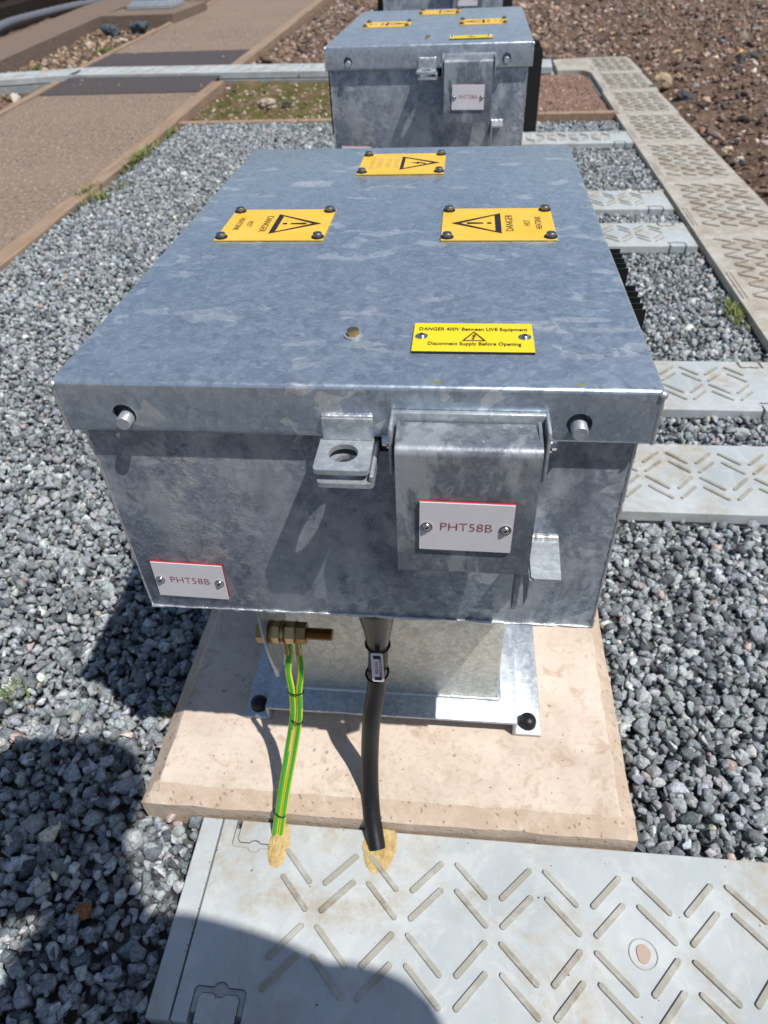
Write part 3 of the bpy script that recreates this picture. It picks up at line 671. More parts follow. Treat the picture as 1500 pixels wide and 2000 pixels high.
    bm = B(); cyl(bm, (-.104, .085, -.2935), (-.104, .085, -.345), .0015, 6); cyl(bm, (-.120, .085, -.2935), (-.120, .085, -.345), .0015, 6); cyl(bm, (-.120, .085, -.345), (-.104, .085, -.345), .0015, 6)
    bm.free()
    bm = B(); hx = lambda a, b, r, mi=0: cyl(bm, (a, by, bz), (b, by, bz), r, 6, mi=mi, ang0=.3); rd = lambda a, b, r, mi=0: cyl(bm, (a, by, bz), (b, by, bz), r, 28, mi=mi)
    hx(-.1505, -.1390, .0150); rd(-.1340, -.1315, .0150); hx(-.1315, -.1215, .0142, 1); rd(-.1215, -.1195, .0152); rd(-.1190, -.1168, .0150, 1); rd(-.1165, -.1145, .0148)
    hx(-.1140, -.1020, .0142, 1); rd(-.1020, -.1000, .0152); hx(-.1000, -.0880, .0142); rd(-.1385, -.088, .0078)
    pts = []; rr = []
    for k in range(56): pts.append((-.088 + .0335 * k / 55, by, bz)); rr.append(.0078 if k % 2 else .0070)
    rr[-1] = .0066; tube(bm, pts, rr, 24)
    P('earth_bolt', bm, [M['brass'], M['brass_worn']], br, smooth=30)
    # ---- signs
    def amber(cx, cy, wd, dp, up, kind):
        b_ = B(); box(b_, cx - wd / 2, cx + wd / 2, cy - dp / 2, cy + dp / 2, .0004, .0022, .0003, 1); s_ = P('warning_sign', b_, M['orange'])
        uy = Vector((up, 0, 0)); ux = Vector((0, -up, 0)); tr = frame_fn((cx, cy, .0022), ux, uy)   # ux x uy = +z
        b_ = B()
        ts = 1.0 if kind == 'hot' else .98
        # triangle, apex towards `up`
        hh = .058 * ts; hw = .034; lw = .0045; y0 = -.004 if kind == 'hot' else -.002
        O = [(-hw, y0), (hw, y0), (0, y0 + hh)]
        kb = .011 if kind == 'hot' else .008
        I = [(-hw + .0070, y0 + kb * .62), (hw - .0070, y0 + kb * .62), (0, y0 + hh - .0105)]
        ringpoly(b_, O, I, tr, .0004)
        tri = P('symbol', b_, M['black'], s_)
        b_ = B()
        if kind == 'hot':
            ring = [(.0026 * math.cos(a * math.pi / 8), y0 + .0135 + .0030 * math.sin(a * math.pi / 8)) for a in range(16)]; b_.faces.new([b_.verts.new(tr(x, y, .0004)) for x, y in ring])
            ring = [(-.0018, y0 + .0205), (.0018, y0 + .0205), (.0030, y0 + .038), (0, y0 + .0405), (-.0030, y0 + .038)]; b_.faces.new([b_.verts.new(tr(x, y, .0004)) for x, y in ring])
        else:
            ring = [(.002, y0 + .036), (-.006, y0 + .023), (-.001, y0 + .023), (-.003, y0 + .0125), (.006, y0 + .026), (.001, y0 + .026), (.006, y0 + .036)]; b_.faces.new([b_.verts.new(tr(x, y, .0004)) for x, y in ring])
        P('symbol', b_, M['black'], s_)
        b_ = B()
        o_ = Vector((cx, cy, .0022))
        if kind == 'hot':
            text_bm(b_, 'DANGER', .0085, o_ + uy * (-.0135), ux, uy, xscale=1.12)
            text_bm(b_, 'HOT', .0072, o_ + uy * (-.034), ux, uy, xscale=.9); text_bm(b_, 'HEATSINK', .0072, o_ + uy * (-.047), ux, uy, xscale=.9)
            P('lettering', b_, M['black'], s_)
        else:
            # four faded, no longer legible lines: worn dashes
            for ly, n_, wl_ in ((-.012, 7, .0062), (-.024, 7, .0062), (-.037, 8, .0060), (-.048, 10, .0062)):
                for k in range(n_):
                    x = (k - n_ / 2) * wl_ * 1.1; q = random.random()
                    for a_, b2 in (((x, ly), (x + .0012, ly + .007)), ((x + .001, ly + .006 * (q > .4)), (x + wl_ * .7, ly + .006 * (q > .4) + .0012))):
                        v = [b_.verts.new(tr(*c_, .0004)) for c_ in ((a_[0], a_[1]), (b2[0], a_[1]), (b2[0], b2[1]), (a_[0], b2[1]))]; b_.faces.new(v)
            P('lettering', b_, M['faded'], s_)
        for dx in (-1, 1):
            for dy in (-1, 1):
                b_ = B(); bolt_head(b_, (cx + dx * (wd / 2 - .007), cy + dy * (dp / 2 - .0075), .0022), (0, 0, 1), .0054, .0048, .0074); P('bolt', b_, [M['bolt'], M['black']], s_, smooth=35)
        return s_
    s1 = amber(.1305, .368, .1295, .106, -1, 'hot'); s2 = amber(-.1335, .3695, .1285, .106, 1, 'hot'); s3 = amber(-.001, .626, .124, .104, 1, 'volt')
    s1['label'] = 'amber hot heatsink warning plate, triangle pointing left'; s2['label'] = 'amber hot heatsink warning plate, triangle pointing right'; s3['label'] = 'amber plate with lightning triangle and faded writing'
    cx, cy, wd, dp = .102, .0802, .1035, .0525
    bm = B(); box(bm, cx - wd / 2, cx + wd / 2, cy - dp / 2, cy + dp / 2, .0004, .0026, 0); 
    for f in bm.faces:
        if abs(f.normal.z) < .5: f.material_index = 1
    s4 = P('voltage_sign', bm, [M['yellow'], M['black']]); s4['label'] = 'bright yellow 400V danger plate with black edge'
    bm = B(); text_bm(bm, 'DANGER 400V Between LIVE Equipment', .0056, (cx, cy + .0145, .0026), (1, 0, 0), (0, 1, 0), xscale=.69, thin=.012); text_bm(bm, 'Disconnect Supply Before Opening', .0056, (cx + .001, cy - .0125, .0026), (1, 0, 0), (0, 1, 0), xscale=.69, thin=.012)
    tr = frame_fn((cx + .001, cy, .0026), (1, 0, 0), (0, 1, 0))
    ringpoly(bm, [(-.0105, -.0075), (.0105, -.0075), (0, .0102)], [(-.0080, -.0062), (.0080, -.0062), (0, .0078)], tr, .0004)
    for P_ in ([(.0012, .0058), (-.0022, .0008), (-.0004, .0008), (-.0016, -.0028), (-.0026, -.0024), (-.0004, -.0056), (.0006, -.0020), (-.0004, -.0024), (.0020, .0022), (.0004, .0022), (.0026, .0058)],):
        vs_ = [bm.verts.new(tr(x, y, .0004)) for x, y in P_]; es = [bm.edges.new((vs_[i], vs_[(i + 1) % len(vs_)])) for i in range(len(vs_))]; bmesh.ops.triangle_fill(bm, use_beauty=True, edges=es)
    P('lettering', bm, M['engraving'], s4)
    for dx in (-.0445, .0445): bm = B(); socket_screw(bm, (cx + dx, cy, .0026), (0, 0, 1), .0055); P('screw', bm, [M['steel'], M['black']], s4, smooth=35)
    bm = B(); cyl(bm, (-.0035, .0845, .0003), (-.0035, .0845, .0018), .0082, 24, mi=1); cyl(bm, (-.0035, .0845, .0018), (-.0035, .0845, .0066), .0057, 6); cyl(bm, (-.0035, .0845, .0066), (-.0035, .0845, .0071), .0044, 24); P('lid_bolt', bm, [M['brass_worn'], M['bright']], smooth=30)
    # name plates
    def plate(cx, cz, wd, hh, y, txt, tilt, par, th=.0016):
        b_ = B(); box(b_, -wd / 2, wd / 2, -th, 0, -hh / 2, hh / 2, 0)
        for f in b_.faces: f.material_index = 0 if f.normal.y < -.5 else 1
        box(b_, -wd / 2 + .0002, wd / 2 - .0002, -th - .0006, -th, -hh / 2 + .0002, hh / 2 - .0005, 0)
        text_bm(b_, txt, .0086, (0, -th - .0006, .001), (1, 0, 0), (0, 0, 1), xscale=1.04, mi=2, n_off=.0003, thin=-.016) if txt else None
        s_ = P('name_plate', b_, [M['white'], M['red'], M['lettering_red']], par)
        s_.location = (cx, y, cz) if par is not root else Vector((cx, y, cz)) + OFF; s_.rotation_euler = (0, tilt, 0)
        for dx in (-1, 1):
            b_ = B(); socket_screw(b_, (dx * (wd / 2 - .0062), -th - .0006, 0), (0, -1, 0), .0050); P('screw', b_, [M['steel'], M['black']], s_, smooth=35)
        return s_
    pa = plate(.1012, -.1032, .0772, .0528, -.0478, 'PHT58B', .012, cov); pb = plate(-.1862, -.2478, .0770, .0515, yb - .0002, 'PHT58B', .03, body)
    pa['label'] = 'white PHT58B name plate on the hinged cover'; pb['label'] = 'white PHT58B name plate at the lower left of the front'
    return root, lidp, pa, pb
def copy_enc(src): return copy_tree(src)
enc, lidp, pa, pb = enclosure()
bpy.context.view_layer.update()
tag(enc, 'large near galvanised steel enclosure on a column, nameplates PHT58B, brass earth bolt', 'electrical enclosure', 'galvanised track equipment enclosures')
def variant(loc, rz, text, label):
    r = copy_tree(enc); r.location = loc; r.rotation_euler = (0, 0, rz); tag(r, label, 'electrical enclosure')
    def walk(o):
        yield o
        for c_ in o.children: yield from walk(c_)
    for o in list(walk(r)):
        nm = o.name.split('.')[0]
        if nm == 'lid': o.data = o.data.copy(); o.data.materials[0] = M['lid_plain']
        if nm == 'name_plate':
            o['label'] = ('white %s name plate' % text) if text else 'white name plate'
            b_ = B(); wd, hh, th = .0772, .0528, .0016; box(b_, -wd / 2, wd / 2, -th, 0, -hh / 2, hh / 2, 0)
            for f in b_.faces: f.material_index = 0 if f.normal.y < -.5 else 1
            box(b_, -wd / 2 + .0002, wd / 2 - .0002, -th - .0006, -th, -hh / 2 + .0002, hh / 2 - .0005, 0)
            if text: text_bm(b_, text, .0086, (0, -th - .0006, .001), (1, 0, 0), (0, 0, 1), xscale=1.04, mi=2, n_off=.0003, thin=-.016)
            bmesh.ops.recalc_face_normals(b_, faces=b_.faces); me = bpy.data.meshes.new('plate'); b_.to_mesh(me); b_.free()
            for m in (M['white'], M['red'], M['lettering_red']): me.materials.append(m)
            o.data = me
    return r
R2 = Matrix.Rotation(-.0134, 3, 'Z'); p2 = Vector((-.0084, 1.4924, .0387)) + R2 @ Vector((0, .35, -.70))
variant(p2, -.0134, 'PHT58A', 'second galvanised enclosure behind the near one, nameplate PHT58A, black heat sinks on both sides')
variant(Vector((-.022, 3.0 + .35, .107 - .70)), .0, '', 'farthest galvanised enclosure, only its lower front visible at the top of the photo')
slab(-.02, 3.0, .107 - .70, 'concrete slab under the farthest box, hidden behind the second box')

# ================================================================== CABLES
cp = smoothbezier([(.003, .070, -.2935), (.003, .070, -.40), (-.003, .066, -.50), (-.0115, .056, -.56), (-.0165, .044, -.633), (-.0163, .020, -.691), (-.0108, -.010, -.724), (-.002, -.042, -.747)], 12)
cab = obj('power_cable', (lambda b_: (tube(b_, cp, .0128, 24), b_)[1])(B()), M['rubber'], smooth=60); tag(cab, 'thick black power cable hanging from the near box down to the trough lid', 'cable')
bm = B(); tube(bm, [(.003, .070, -.294), (.003, .070, -.336), (.003, .070, -.345), (.003, .0695, -.385), (.002, .068, -.410)], [.0262, .0262, .0245, .0175, .0142], 28); obj('gland', bm, M['gland'], cab, smooth=50)
def tie(name, c, d, r, par, rr=.0011, m='rubber', flat=1.0):
    b_ = B(); c = Vector(c); q = Vector(d).normalized().to_track_quat('Z', 'Y'); pts = [c + q @ Vector((math.cos(2 * math.pi * k / 24) * r, math.sin(2 * math.pi * k / 24) * r * flat, 0)) for k in range(25)]
    for a_, b2 in zip(pts, pts[1:]): cyl(b_, a_, b2, rr, 6)
    return obj(name, b_, M[m], par, smooth=60)
tie('cable_tie', (.002, .068, -.412), (-.1, .05, -1), .0150, cab, .0016); tie('cable_tie', (.000, .0610, -.463), (.15, .05, -1), .0148, cab, .0016)
# marker tag facing the camera side
tc = Vector((.0035, .0455, -.4305)); up = Vector((-.02, .12, 1)).normalized(); nx_ = Vector((1, .0, .02)).normalized(); nn = nx_.cross(up).normalized()
trt = lambda x, y, z: tc + nx_ * x + up * y + nn * z
def rrect(wx, wy, r, n_=5):
    P = []
    for cx, cy, a0 in ((wx - r, wy - r, 0), (-wx + r, wy - r, 90), (-wx + r, -wy + r, 180), (wx - r, -wy + r, 270)):
        for k in range(n_ + 1): a = math.radians(a0 + 90 * k / n_); P.append((cx + r * math.cos(a), cy + r * math.sin(a)))
    return P
bm = B(); prism(bm, rrect(.0076, .0250, .0028), 0, .0013, tr=trt); tg_ = obj('marker_tag', bm, M['white'], cab)
bm = B()
for yy in (.0185, -.0190): prism(bm, [(x, y + yy) for x, y in rrect(.0046, .0026, .0008)], .0013, .0017, tr=trt)
obj('strap_slot', bm, M['rubber'], tg_)
bm = B(); text_bm(bm, 'PHT58B', .0034, trt(.0036, 0, .0013), -up, nx_, xscale=2.0, n_off=.0003, thin=.02); text_bm(bm, 'PHT58', .0034, trt(-.0014, 0, .0013), -up, nx_, xscale=1.5, n_off=.0003, thin=.02); 
obj('lettering', bm, M['pink'], tg_)

eg = empty('earth_cable', (-.115, .066, -.418)); tag(eg, 'pair of green and yellow striped earth wires from the brass bolt to the trough lid', 'cable')
eo = Vector((-.115, .066, -.418))
for k, (dx0, dx1) in enumerate(((-.0035, -.0035), (.0105, .0055))):
    p = ([(-.1150, .066, -.412), (-.1125, .064, -.4304), (-.1170, .056, -.4635), (-.1145, .047, -.496), (-.1175, .038, -.5431), (-.1305, .022, -.61), (-.1435, -.005, -.677), (-.156, -.034, -.7445)],
         [(-.1000, .066, -.412), (-.1005, .064, -.4295), (-.0997, .056, -.462), (-.1045, .047, -.495), (-.1080, .038, -.542), (-.1205, .022, -.6085), (-.1345, -.005, -.676), (-.1465, -.034, -.7445)])[k]
    pts = [Vector(q) - eo for q in smoothbezier(p, 12)]
    bm = B(); tube(bm, pts, .0044, 16, mifun=lambda q, k=k: (0 if (q in (12, 13, 14, 15, 11) if k == 0 else q in (11, 12, 13)) else 1), flat=(1.0, .8)); 
    bm.normal_update(); bm.faces.ensure_lookup_table(); vd = Vector((.2 + (-.10, .08)[k], -.52, .84)).normalized()
    for i in range(len(pts) - 1):
        ax = (pts[i + 1] - pts[i]).normalized(); vv = (vd - ax * vd.dot(ax)).normalized()
        for q in range(16):
            f = bm.faces[i * 16 + q]; f.material_index = 0 if abs(f.normal.dot(vv)) > .86 else 1
    obj('wire', bm, [M['green_w'], M['yellow_w']], eg, smooth=60)
    bm = B(); cx = p[0][0]; tube(bm, [Vector((cx, .0665, -.407)) - eo, Vector((cx, .0655, -.424)) - eo, Vector((cx, .063, -.434)) - eo], [.0034, .0040, .0052], 12, flat=(.8, 1.2)); obj('lug', bm, M['brass_worn'], eg, smooth=50)
for c_, d_ in (((-.1092, .047, -.497), (0, -.25, -1)), ((-.1130, .0370, -.547), (-.15, -.25, -1)), ((-.1465, -.0185, -.709), (-.2, -.35, -1))):
    tie('cable_tie', Vector(c_) - eo, d_, .0102, eg, .0009, flat=.56)
# foam plugs in the lid
def foam(cx, cy, rx, ry, label, square):
    bm = B(); t = bmesh.new(); bmesh.ops.create_icosphere(t, subdivisions=5, radius=1)
    for v in t.verts:
        p = v.co; k = 1.0
        if square and p.y > 0: x = max(-1, min(1, p.x * 1.35)); y = min(1, p.y * 1.3)
        else: x, y = p.x, p.y
        nz = noise.noise(Vector((p.x * 2.2 + cx * 40, p.y * 2.2, p.z))) * .10 + noise.noise(p * 9 + Vector((cx * 9, 0, 0))) * .022
        v.co = Vector((cx + x * rx * (1 + nz), cy + y * ry * (1 + nz), T - .001 + max(p.z, -.2) * .0040 * (1 + noise.noise(p * 6 + Vector((cx * 50, 0, 0))) * .35)))
    merge(bm, t); o = obj('foam_plug', bm, M['foam'], smooth=80); tag(o, label, 'foam', 'expanding foam plugs sealing the cable holes')
foam(-.146, -.048, .0165, .034, 'long yellowish foam plug at the foot of the green and yellow earth wires', False)
foam(.001, -.046, .0235, .032, 'wide yellowish foam plug around the foot of the black cable', True)

# ================================================================== STONES
def hulls(n_, flat=(.6, 1.0), npts=13, jag=.85):
    out = []
    for k in range(n_):
        t = bmesh.new()
        for _ in range(npts):
            v = Vector(rng.normal(size=3)).normalized() * rng.uniform(jag, 1.0); t.verts.new(v)
        r = bmesh.ops.convex_hull(t, input=t.verts); bmesh.ops.delete(t, geom=[v for v in t.verts if not v.link_faces], context='VERTS')
        bmesh.ops.bevel(t, geom=list(t.edges), offset=.045, segments=1, affect='EDGES')
        bmesh.ops.triangulate(t, faces=t.faces)
        t.verts.ensure_lookup_table(); V = np.array([v.co[:] for v in t.verts]); t.verts.index_update(); F = np.array([[v.index for v in f.verts] for f in t.faces]); t.free()
        V = V * np.array([1.0, rng.uniform(.62, .95), rng.uniform(*flat)]); out.append((V, F))
    return out
def rotmats(n_, tilt=1.0):
    a = rng.uniform(0, 2 * np.pi, n_); b = rng.normal(0, tilt, n_); c = rng.normal(0, tilt, n_)
    ca, sa, cb, sb, cc, sc = np.cos(a), np.sin(a), np.cos(b), np.sin(b), np.cos(c), np.sin(c); Z = np.zeros(n_); O = np.ones(n_)
    Rz = np.stack([ca, -sa, Z, sa, ca, Z, Z, Z, O], 1).reshape(-1, 3, 3); Rx = np.stack([O, Z, Z, Z, cb, -sb, Z, sb, cb], 1).reshape(-1, 3, 3); Ry = np.stack([cc, Z, sc, Z, O, Z, -sc, Z, cc], 1).reshape(-1, 3, 3)
    return Rz @ Rx @ Ry
def scatter(name, H, pos, size, tone, mat, label, tilt=1.0):
    n_ = len(pos); which = rng.integers(0, len(H), n_); R_ = rotmats(n_, tilt); Vs = []; Fs = []; Ts = []; off = 0
    for k, (V, F) in enumerate(H):
        idx = np.where(which == k)[0]
        if not len(idx): continue
        P_ = np.einsum('nij,vj->nvi', R_[idx], V) * size[idx][:, None, None] + pos[idx][:, None, :]
        Vs.append(P_.reshape(-1, 3)); Fs.append((F[None] + (off + np.arange(len(idx)) * len(V))[:, None, None]).reshape(-1, 3)); Ts.append(np.repeat(tone[idx], len(V), axis=0)); off += len(idx) * len(V)
    V = np.concatenate(Vs).astype(np.float32); F = np.concatenate(Fs).astype(np.int32); Tn = np.concatenate(Ts).astype(np.float32)
    me = bpy.data.meshes.new(name); me.vertices.add(len(V)); me.vertices.foreach_set('co', V.ravel()); me.loops.add(F.size); me.loops.foreach_set('vertex_index', F.ravel())
    me.polygons.add(len(F)); me.polygons.foreach_set('loop_start', np.arange(0, F.size, 3, dtype=np.int32)); me.polygons.foreach_set('loop_total', np.full(len(F), 3, np.int32))
    me.update(calc_edges=True)
    at = me.attributes.new('tone', 'FLOAT_COLOR', 'POINT'); at.data.foreach_set('color', np.concatenate([Tn, np.ones((len(Tn), 1), np.float32)], 1).ravel())
    o = link_mesh(name, me, mat); tag(o, label, kind='stuff'); return o
MRn = np.array(MR); Cn = np.array(CAMP)
def inview(P_, m=1.35):
    q = (P_ - Cn) @ MRn; d = -q[:, 2]; u = q[:, 0] / np.maximum(d, 1e-3) * 1360.7 / 750; v = q[:, 1] / np.maximum(d, 1e-3) * 1360.7 / 1000
    return (d > .05) & (np.abs(u) < m + .15) & (np.abs(v) < m)
def jgrid(x0, x1, y0, y1, s, j=.5):
    X, Y = np.meshgrid(np.arange(x0, x1, s), np.arange(y0, y1, s * .9)); X = X + (np.arange(X.shape[0]) % 2)[:, None] * s / 2
    P_ = np.stack([X.ravel(), Y.ravel()], 1); return P_ + rng.uniform(-j, j, P_.shape) * s
def keep_out(P_, rects, m=0.0):
    k = np.ones(len(P_), bool)
    for x0, x1, y0, y1 in rects: k &= ~((P_[:, 0] > x0 - m) & (P_[:, 0] < x1 + m) & (P_[:, 1] > y0 - m) & (P_[:, 1] < y1 + m))
    return k
rects = [(-.272, 1.03, -.283, -.014), (-.365, .367, -.012, .76), (-.373, .359, 1.478, 2.25), (-.385, .347, 2.988, 3.76), (1.018, 1.40, -2, 7)] + [(-.24, 1.03, y - LW, y) for y in (.995, 1.417, 2.585, 3.02, 4.13)]
def palette(n_, cols, wts, var=.18):
    i = rng.choice(len(cols), n_, p=np.array(wts) / sum(wts)); c = np.array(cols)[i]; return np.clip(c * np.exp(rng.normal(0, var, (n_, 1))) * (1 + rng.normal(0, .03, (n_, 3))), 0, 1)
GC = [(.225, .25, .27), (.315, .342, .362), (.13, .15, .168), (.41, .435, .45), (.55, .565, .55), (.42, .33, .30), (.07, .08, .092), (.48, .45, .34)]
GW = [36, 32, 16, 9, 1.6, 1.1, 7, .3]
HG = hulls(26, (.55, .9))
P0 = []
for lvl, (z, s, lo, hi) in enumerate(((-.777, .0178, .0100, .0135), (-.768, .0176, .0085, .0135), (-.7605, .0235, .0085, .0150))):
    q = jgrid(-1.74, 1.02, -.75, 4.5, s); xr_ = np.interp(q[:, 1], [p[1] for p in PO], [p[0] for p in PO])
    q = q[(q[:, 0] > xr_ + .005)]; q = q[keep_out(q, rects, .005 if lvl else .002)]
    z_ = z + rng.normal(0, .0028, len(q)) + .006 * np.sin(q[:, 0] * 4 + 1) * np.cos(q[:, 1] * 3)
    # gravel banks up a little beside the slab, lower between the troughs on the right
    z_ = z_ + np.where(q[:, 0] < -.37, .010, 0) - np.where((q[:, 0] > .4) & (q[:, 1] > .3), .010, 0)
    P3 = np.column_stack([q, z_]); P3 = P3[inview(P3)]
    P0.append((P3, rng.uniform(lo, hi, len(P3)) * np.exp(rng.normal(0, .22, len(P3)))))
pos = np.concatenate([a for a, b in P0]); sz = np.concatenate([b for a, b in P0])
scatter('gravel', HG, pos, sz, palette(len(pos), GC, GW), M['stone'], 'grey crushed granite gravel around the slab and the boxes')
print('gravel', len(pos))
# soil stones
SC = [(.20, .13, .092), (.29, .205, .155), (.10, .066, .05), (.45, .38, .3), (.33, .25, .22), (.04, .035, .035), (.5, .34, .2), (.6, .56, .5), (.28, .26, .27)]
SW = [40, 22, 22, 4, 6, 7, 1.5, 1.2, 3]
HS = hulls(18, (.5, .8), 12, .8)
def area(name, x0, x1, y0, y1, s, zf, lo, hi, label, cols=SC, wts=SW, cond=None, sig=.45, mm=1.3):
    q = jgrid(x0, x1, y0, y1, s, .8)
    if cond is not None: q = q[cond(q)]
    P3 = np.column_stack([q, np.array([zf(x, y) for x, y in q]) if len(q) else []]); P3 = P3[inview(P3, mm)]
    sz = np.exp(rng.uniform(np.log(lo), np.log(hi), len(P3)) + rng.normal(0, sig * .3, len(P3)))
    sz = np.where(rng.random(len(sz)) < .04, sz * 1.9, sz)
    P3[:, 2] += sz * .12
    print(name, len(P3)); scatter(name, HS, P3, sz, palette(len(P3), cols, wts), M['pebble'], label, .5)
def zs(x, y):
    if x > 1.42: return -.775 + min(.05, (x - 1.42) * .12) + heightnoise(x, y, 2.2, .04) + heightnoise(x, y, 7, .045) + heightnoise(x, y, 24, .02)
    return -.785 + heightnoise(x, y, 2.2, .03) + heightnoise(x, y, 9, .02)
area('soil_stones', 1.41, 6, 2.2, 11.5, .046, zs, .008, .034, 'brown, cream and dark stones lying on the soil right of the walkway', cond=lambda q: (q[:, 0] > 1.43 + np.maximum(q[:, 1] - 3.4, 0) * .02))
area('soil_stones', -1.9, 1.5, 6.68, 13.5, .055, zs, .011, .042, 'brown and cream rubble behind the second box', cond=lambda q: q[:, 0] > np.interp(q[:, 1], [p[1] for p in PO], [p[0] for p in PO]) + .02)
area('soil_stones', -5.2, -3.5, 3.5, 12.5, .07, lambda x, y: -.825 + heightnoise(x, y, 2, .02), .016, .05, 'rubble of pale and brown stones between the path and the left kerb', cols=[(.26, .18, .12), (.40, .31, .22), (.17, .115, .08), (.52, .46, .38), (.10, .075, .055), (.38, .21, .11)], wts=[22, 9, 26, 4, 14, 5], cond=lambda q: (q[:, 0] < np.interp(q[:, 1], [p[1] for p in PL], [p[0] for p in PL]) - .09) & (q[:, 0] > np.interp(q[:, 1], [p[1] for p in KI], [p[0] for p in KI]) + .03) & ((q[:, 1] < 6.0) | (q[:, 1] > 6.8)))
area('soil_stones', -1.8, -.1, 4.6, 6.0, .06, lambda x, y: -.775 + heightnoise(x, y, 7, .03), .008, .024, 'small stones in the mossy patch', cols=[(.3, .24, .17), (.5, .45, .38), (.16, .12, .07)], wts=[20, 8, 20])
area('red_grit', -.1, 1.0, 4.64, 6.05, .024, lambda x, y: -.775 + heightnoise(x, y, 7, .01), .005, .012, 'reddish grit beside the walkway', cols=[(.26, .16, .12), (.36, .24, .19), (.14, .09, .07), (.5, .4, .33)], wts=[20, 14, 10, 2])
area('path_grit', -3.9, -1.8, 1.2, 11, .04, lambda x, y: -.7525, .0025, .0065, 'loose grit strewn on the tarmac path', cols=[(.3, .25, .2), (.45, .38, .3), (.15, .12, .1)], wts=[20, 6, 12], cond=lambda q: (q[:, 0] < np.interp(q[:, 1], [p[1] for p in PR], [p[0] for p in PR]) - .01) & (q[:, 0] > np.interp(q[:, 1], [p[1] for p in PL], [p[0] for p in PL]) + .02))
dq = np.column_stack([rng.uniform(-.26, .75, 46), rng.choice([-.020, -.024, -.10, -.2, -.24], 46) + rng.normal(0, .012, 46)]); dq = dq[dq[:, 1] < -.019]
dq = np.concatenate([dq, np.column_stack([rng.normal(-.2385, .002, 22), rng.uniform(-.26, -.03, 22)])])
d3 = np.column_stack([dq, np.full(len(dq), T + .0008)]); dz = rng.uniform(.0007, .0020, len(d3)); scatter('grit', HS, d3, dz, palette(len(d3), [(.08, .06, .045), (.3, .25, .2), (.04, .035, .03)], [5, 3, 4]), M['pebble'], 'tiny grit and crumbs lying on the nearest trough lid')
sq_ = np.column_stack([rng.uniform(-.35, .355, 60), rng.uniform(.0, .13, 60)]); s3 = np.column_stack([sq_, np.full(60, -.6985)]); s3[:, 2] -= np.clip(.015 - s3[:, 1], 0, .03) * .9
scatter('grit', HS, s3, rng.uniform(.0006, .0017, 60), palette(60, [(.12, .08, .055), (.35, .3, .26), (.2, .2, .2)], [5, 3, 2]), M['pebble'], 'tiny grit and crumbs lying on the pink slab')
# single rocks one can point to
def rock(x, y, z, s, col, label, sq=(1, .8, .7), m='pebble', rz=0.0):
    t = bmesh.new(); bmesh.ops.create_icosphere(t, subdivisions=3, radius=1)
    sd = x * 7.7 + y
    for v in t.verts:
        p = v.co.copy(); k = 1 + noise.noise(p * 1.1 + Vector((sd, 0, 0))) * .55 + noise.noise(p * 3 + Vector((0, sd, 0))) * .22 + noise.noise(p * 8 + Vector((0, sd, 0))) * .06
        mx = max(abs(p.x) * 1.0, abs(p.y) * 1.1, abs(p.z) * 1.2); k *= .55 + .45 * min(1.15, .78 / mx)
        c = noise.cell_vector(p * 1.2 + Vector((sd, sd, 0))) if False else Vector((0, 0, 0))
        v.co = Vector((p.x * sq[0], p.y * sq[1], p.z * sq[2])) * (k * s)
    o = obj('rock', t, None or M[m], loc=(x, y, z)); o.rotation_euler = (0, 0, rz)
    at = o.data.attributes.new('tone', 'FLOAT_COLOR', 'POINT'); at.data.foreach_set('color', np.tile(np.array([*col, 1], np.float32), len(o.data.vertices)))
    tag(o, label, 'rock', 'single larger rocks')
rock(1.455, 5.38, -.71, .065, (.40, .31, .2), 'yellowish block lying against the far part of the walkway edge', (1, .7, .8))
rock(1.53, 5.02, -.74, .055, (.05, .05, .06), 'dark rock right of the walkway just below the yellowish block', (1, 1.3, .6))
rock(2.17, 6.05, -.71, .05, (.07, .06, .06), 'dark upright stone in the soil at the upper right', (.7, .8, 1.2))
rock(2.165, 6.09, -.652, .022, (.6, .32, .1), 'small orange stone on top of the dark upright stone')
rock(2.30, 6.2, -.71, .055, (.05, .045, .045), 'dark rock beside the orange topped stone')
rock(-1.33, 5.1, -.75, .07, (.40, .33, .26), 'pale stone in the mossy patch left of the second box')
rock(-1.20, 5.12, -.76, .035, (.06, .05, .045), 'small dark stone in the mossy patch next to the pale one')
rock(-.403, -.158, -.752, .0125, (.24, .1, .035), 'small rusty brown lump in the shaded gravel beside the near trough lid')
rock(1.44, 3.62, -.73, .03, (.5, .4, .27), 'sandy stone at the walkway edge on the right'); rock(1.47, 3.5, -.745, .025, (.45, .38, .32), 'pale flat stone just in front of the sandy stone at the walkway edge')
rock(1.52, 3.0, -.735, .04, (.42, .33, .26), 'tan rock at the right picture edge beside the walkway', (1.2, .9, .5)); rock(1.5, 2.8, -.745, .035, (.3, .2, .15), 'brown rock at the right picture edge below the tan one', (1.2, .9, .5))
for i, (x, y) in enumerate(((-4.42, 9.75), (-4.12, 9.95))): rock(x, y, -.76, .11, (.05, .07, .085), ['left', 'right'][i] + ' one of two dark bluish lumps in the rubble beyond the path', (1, .7, .7))
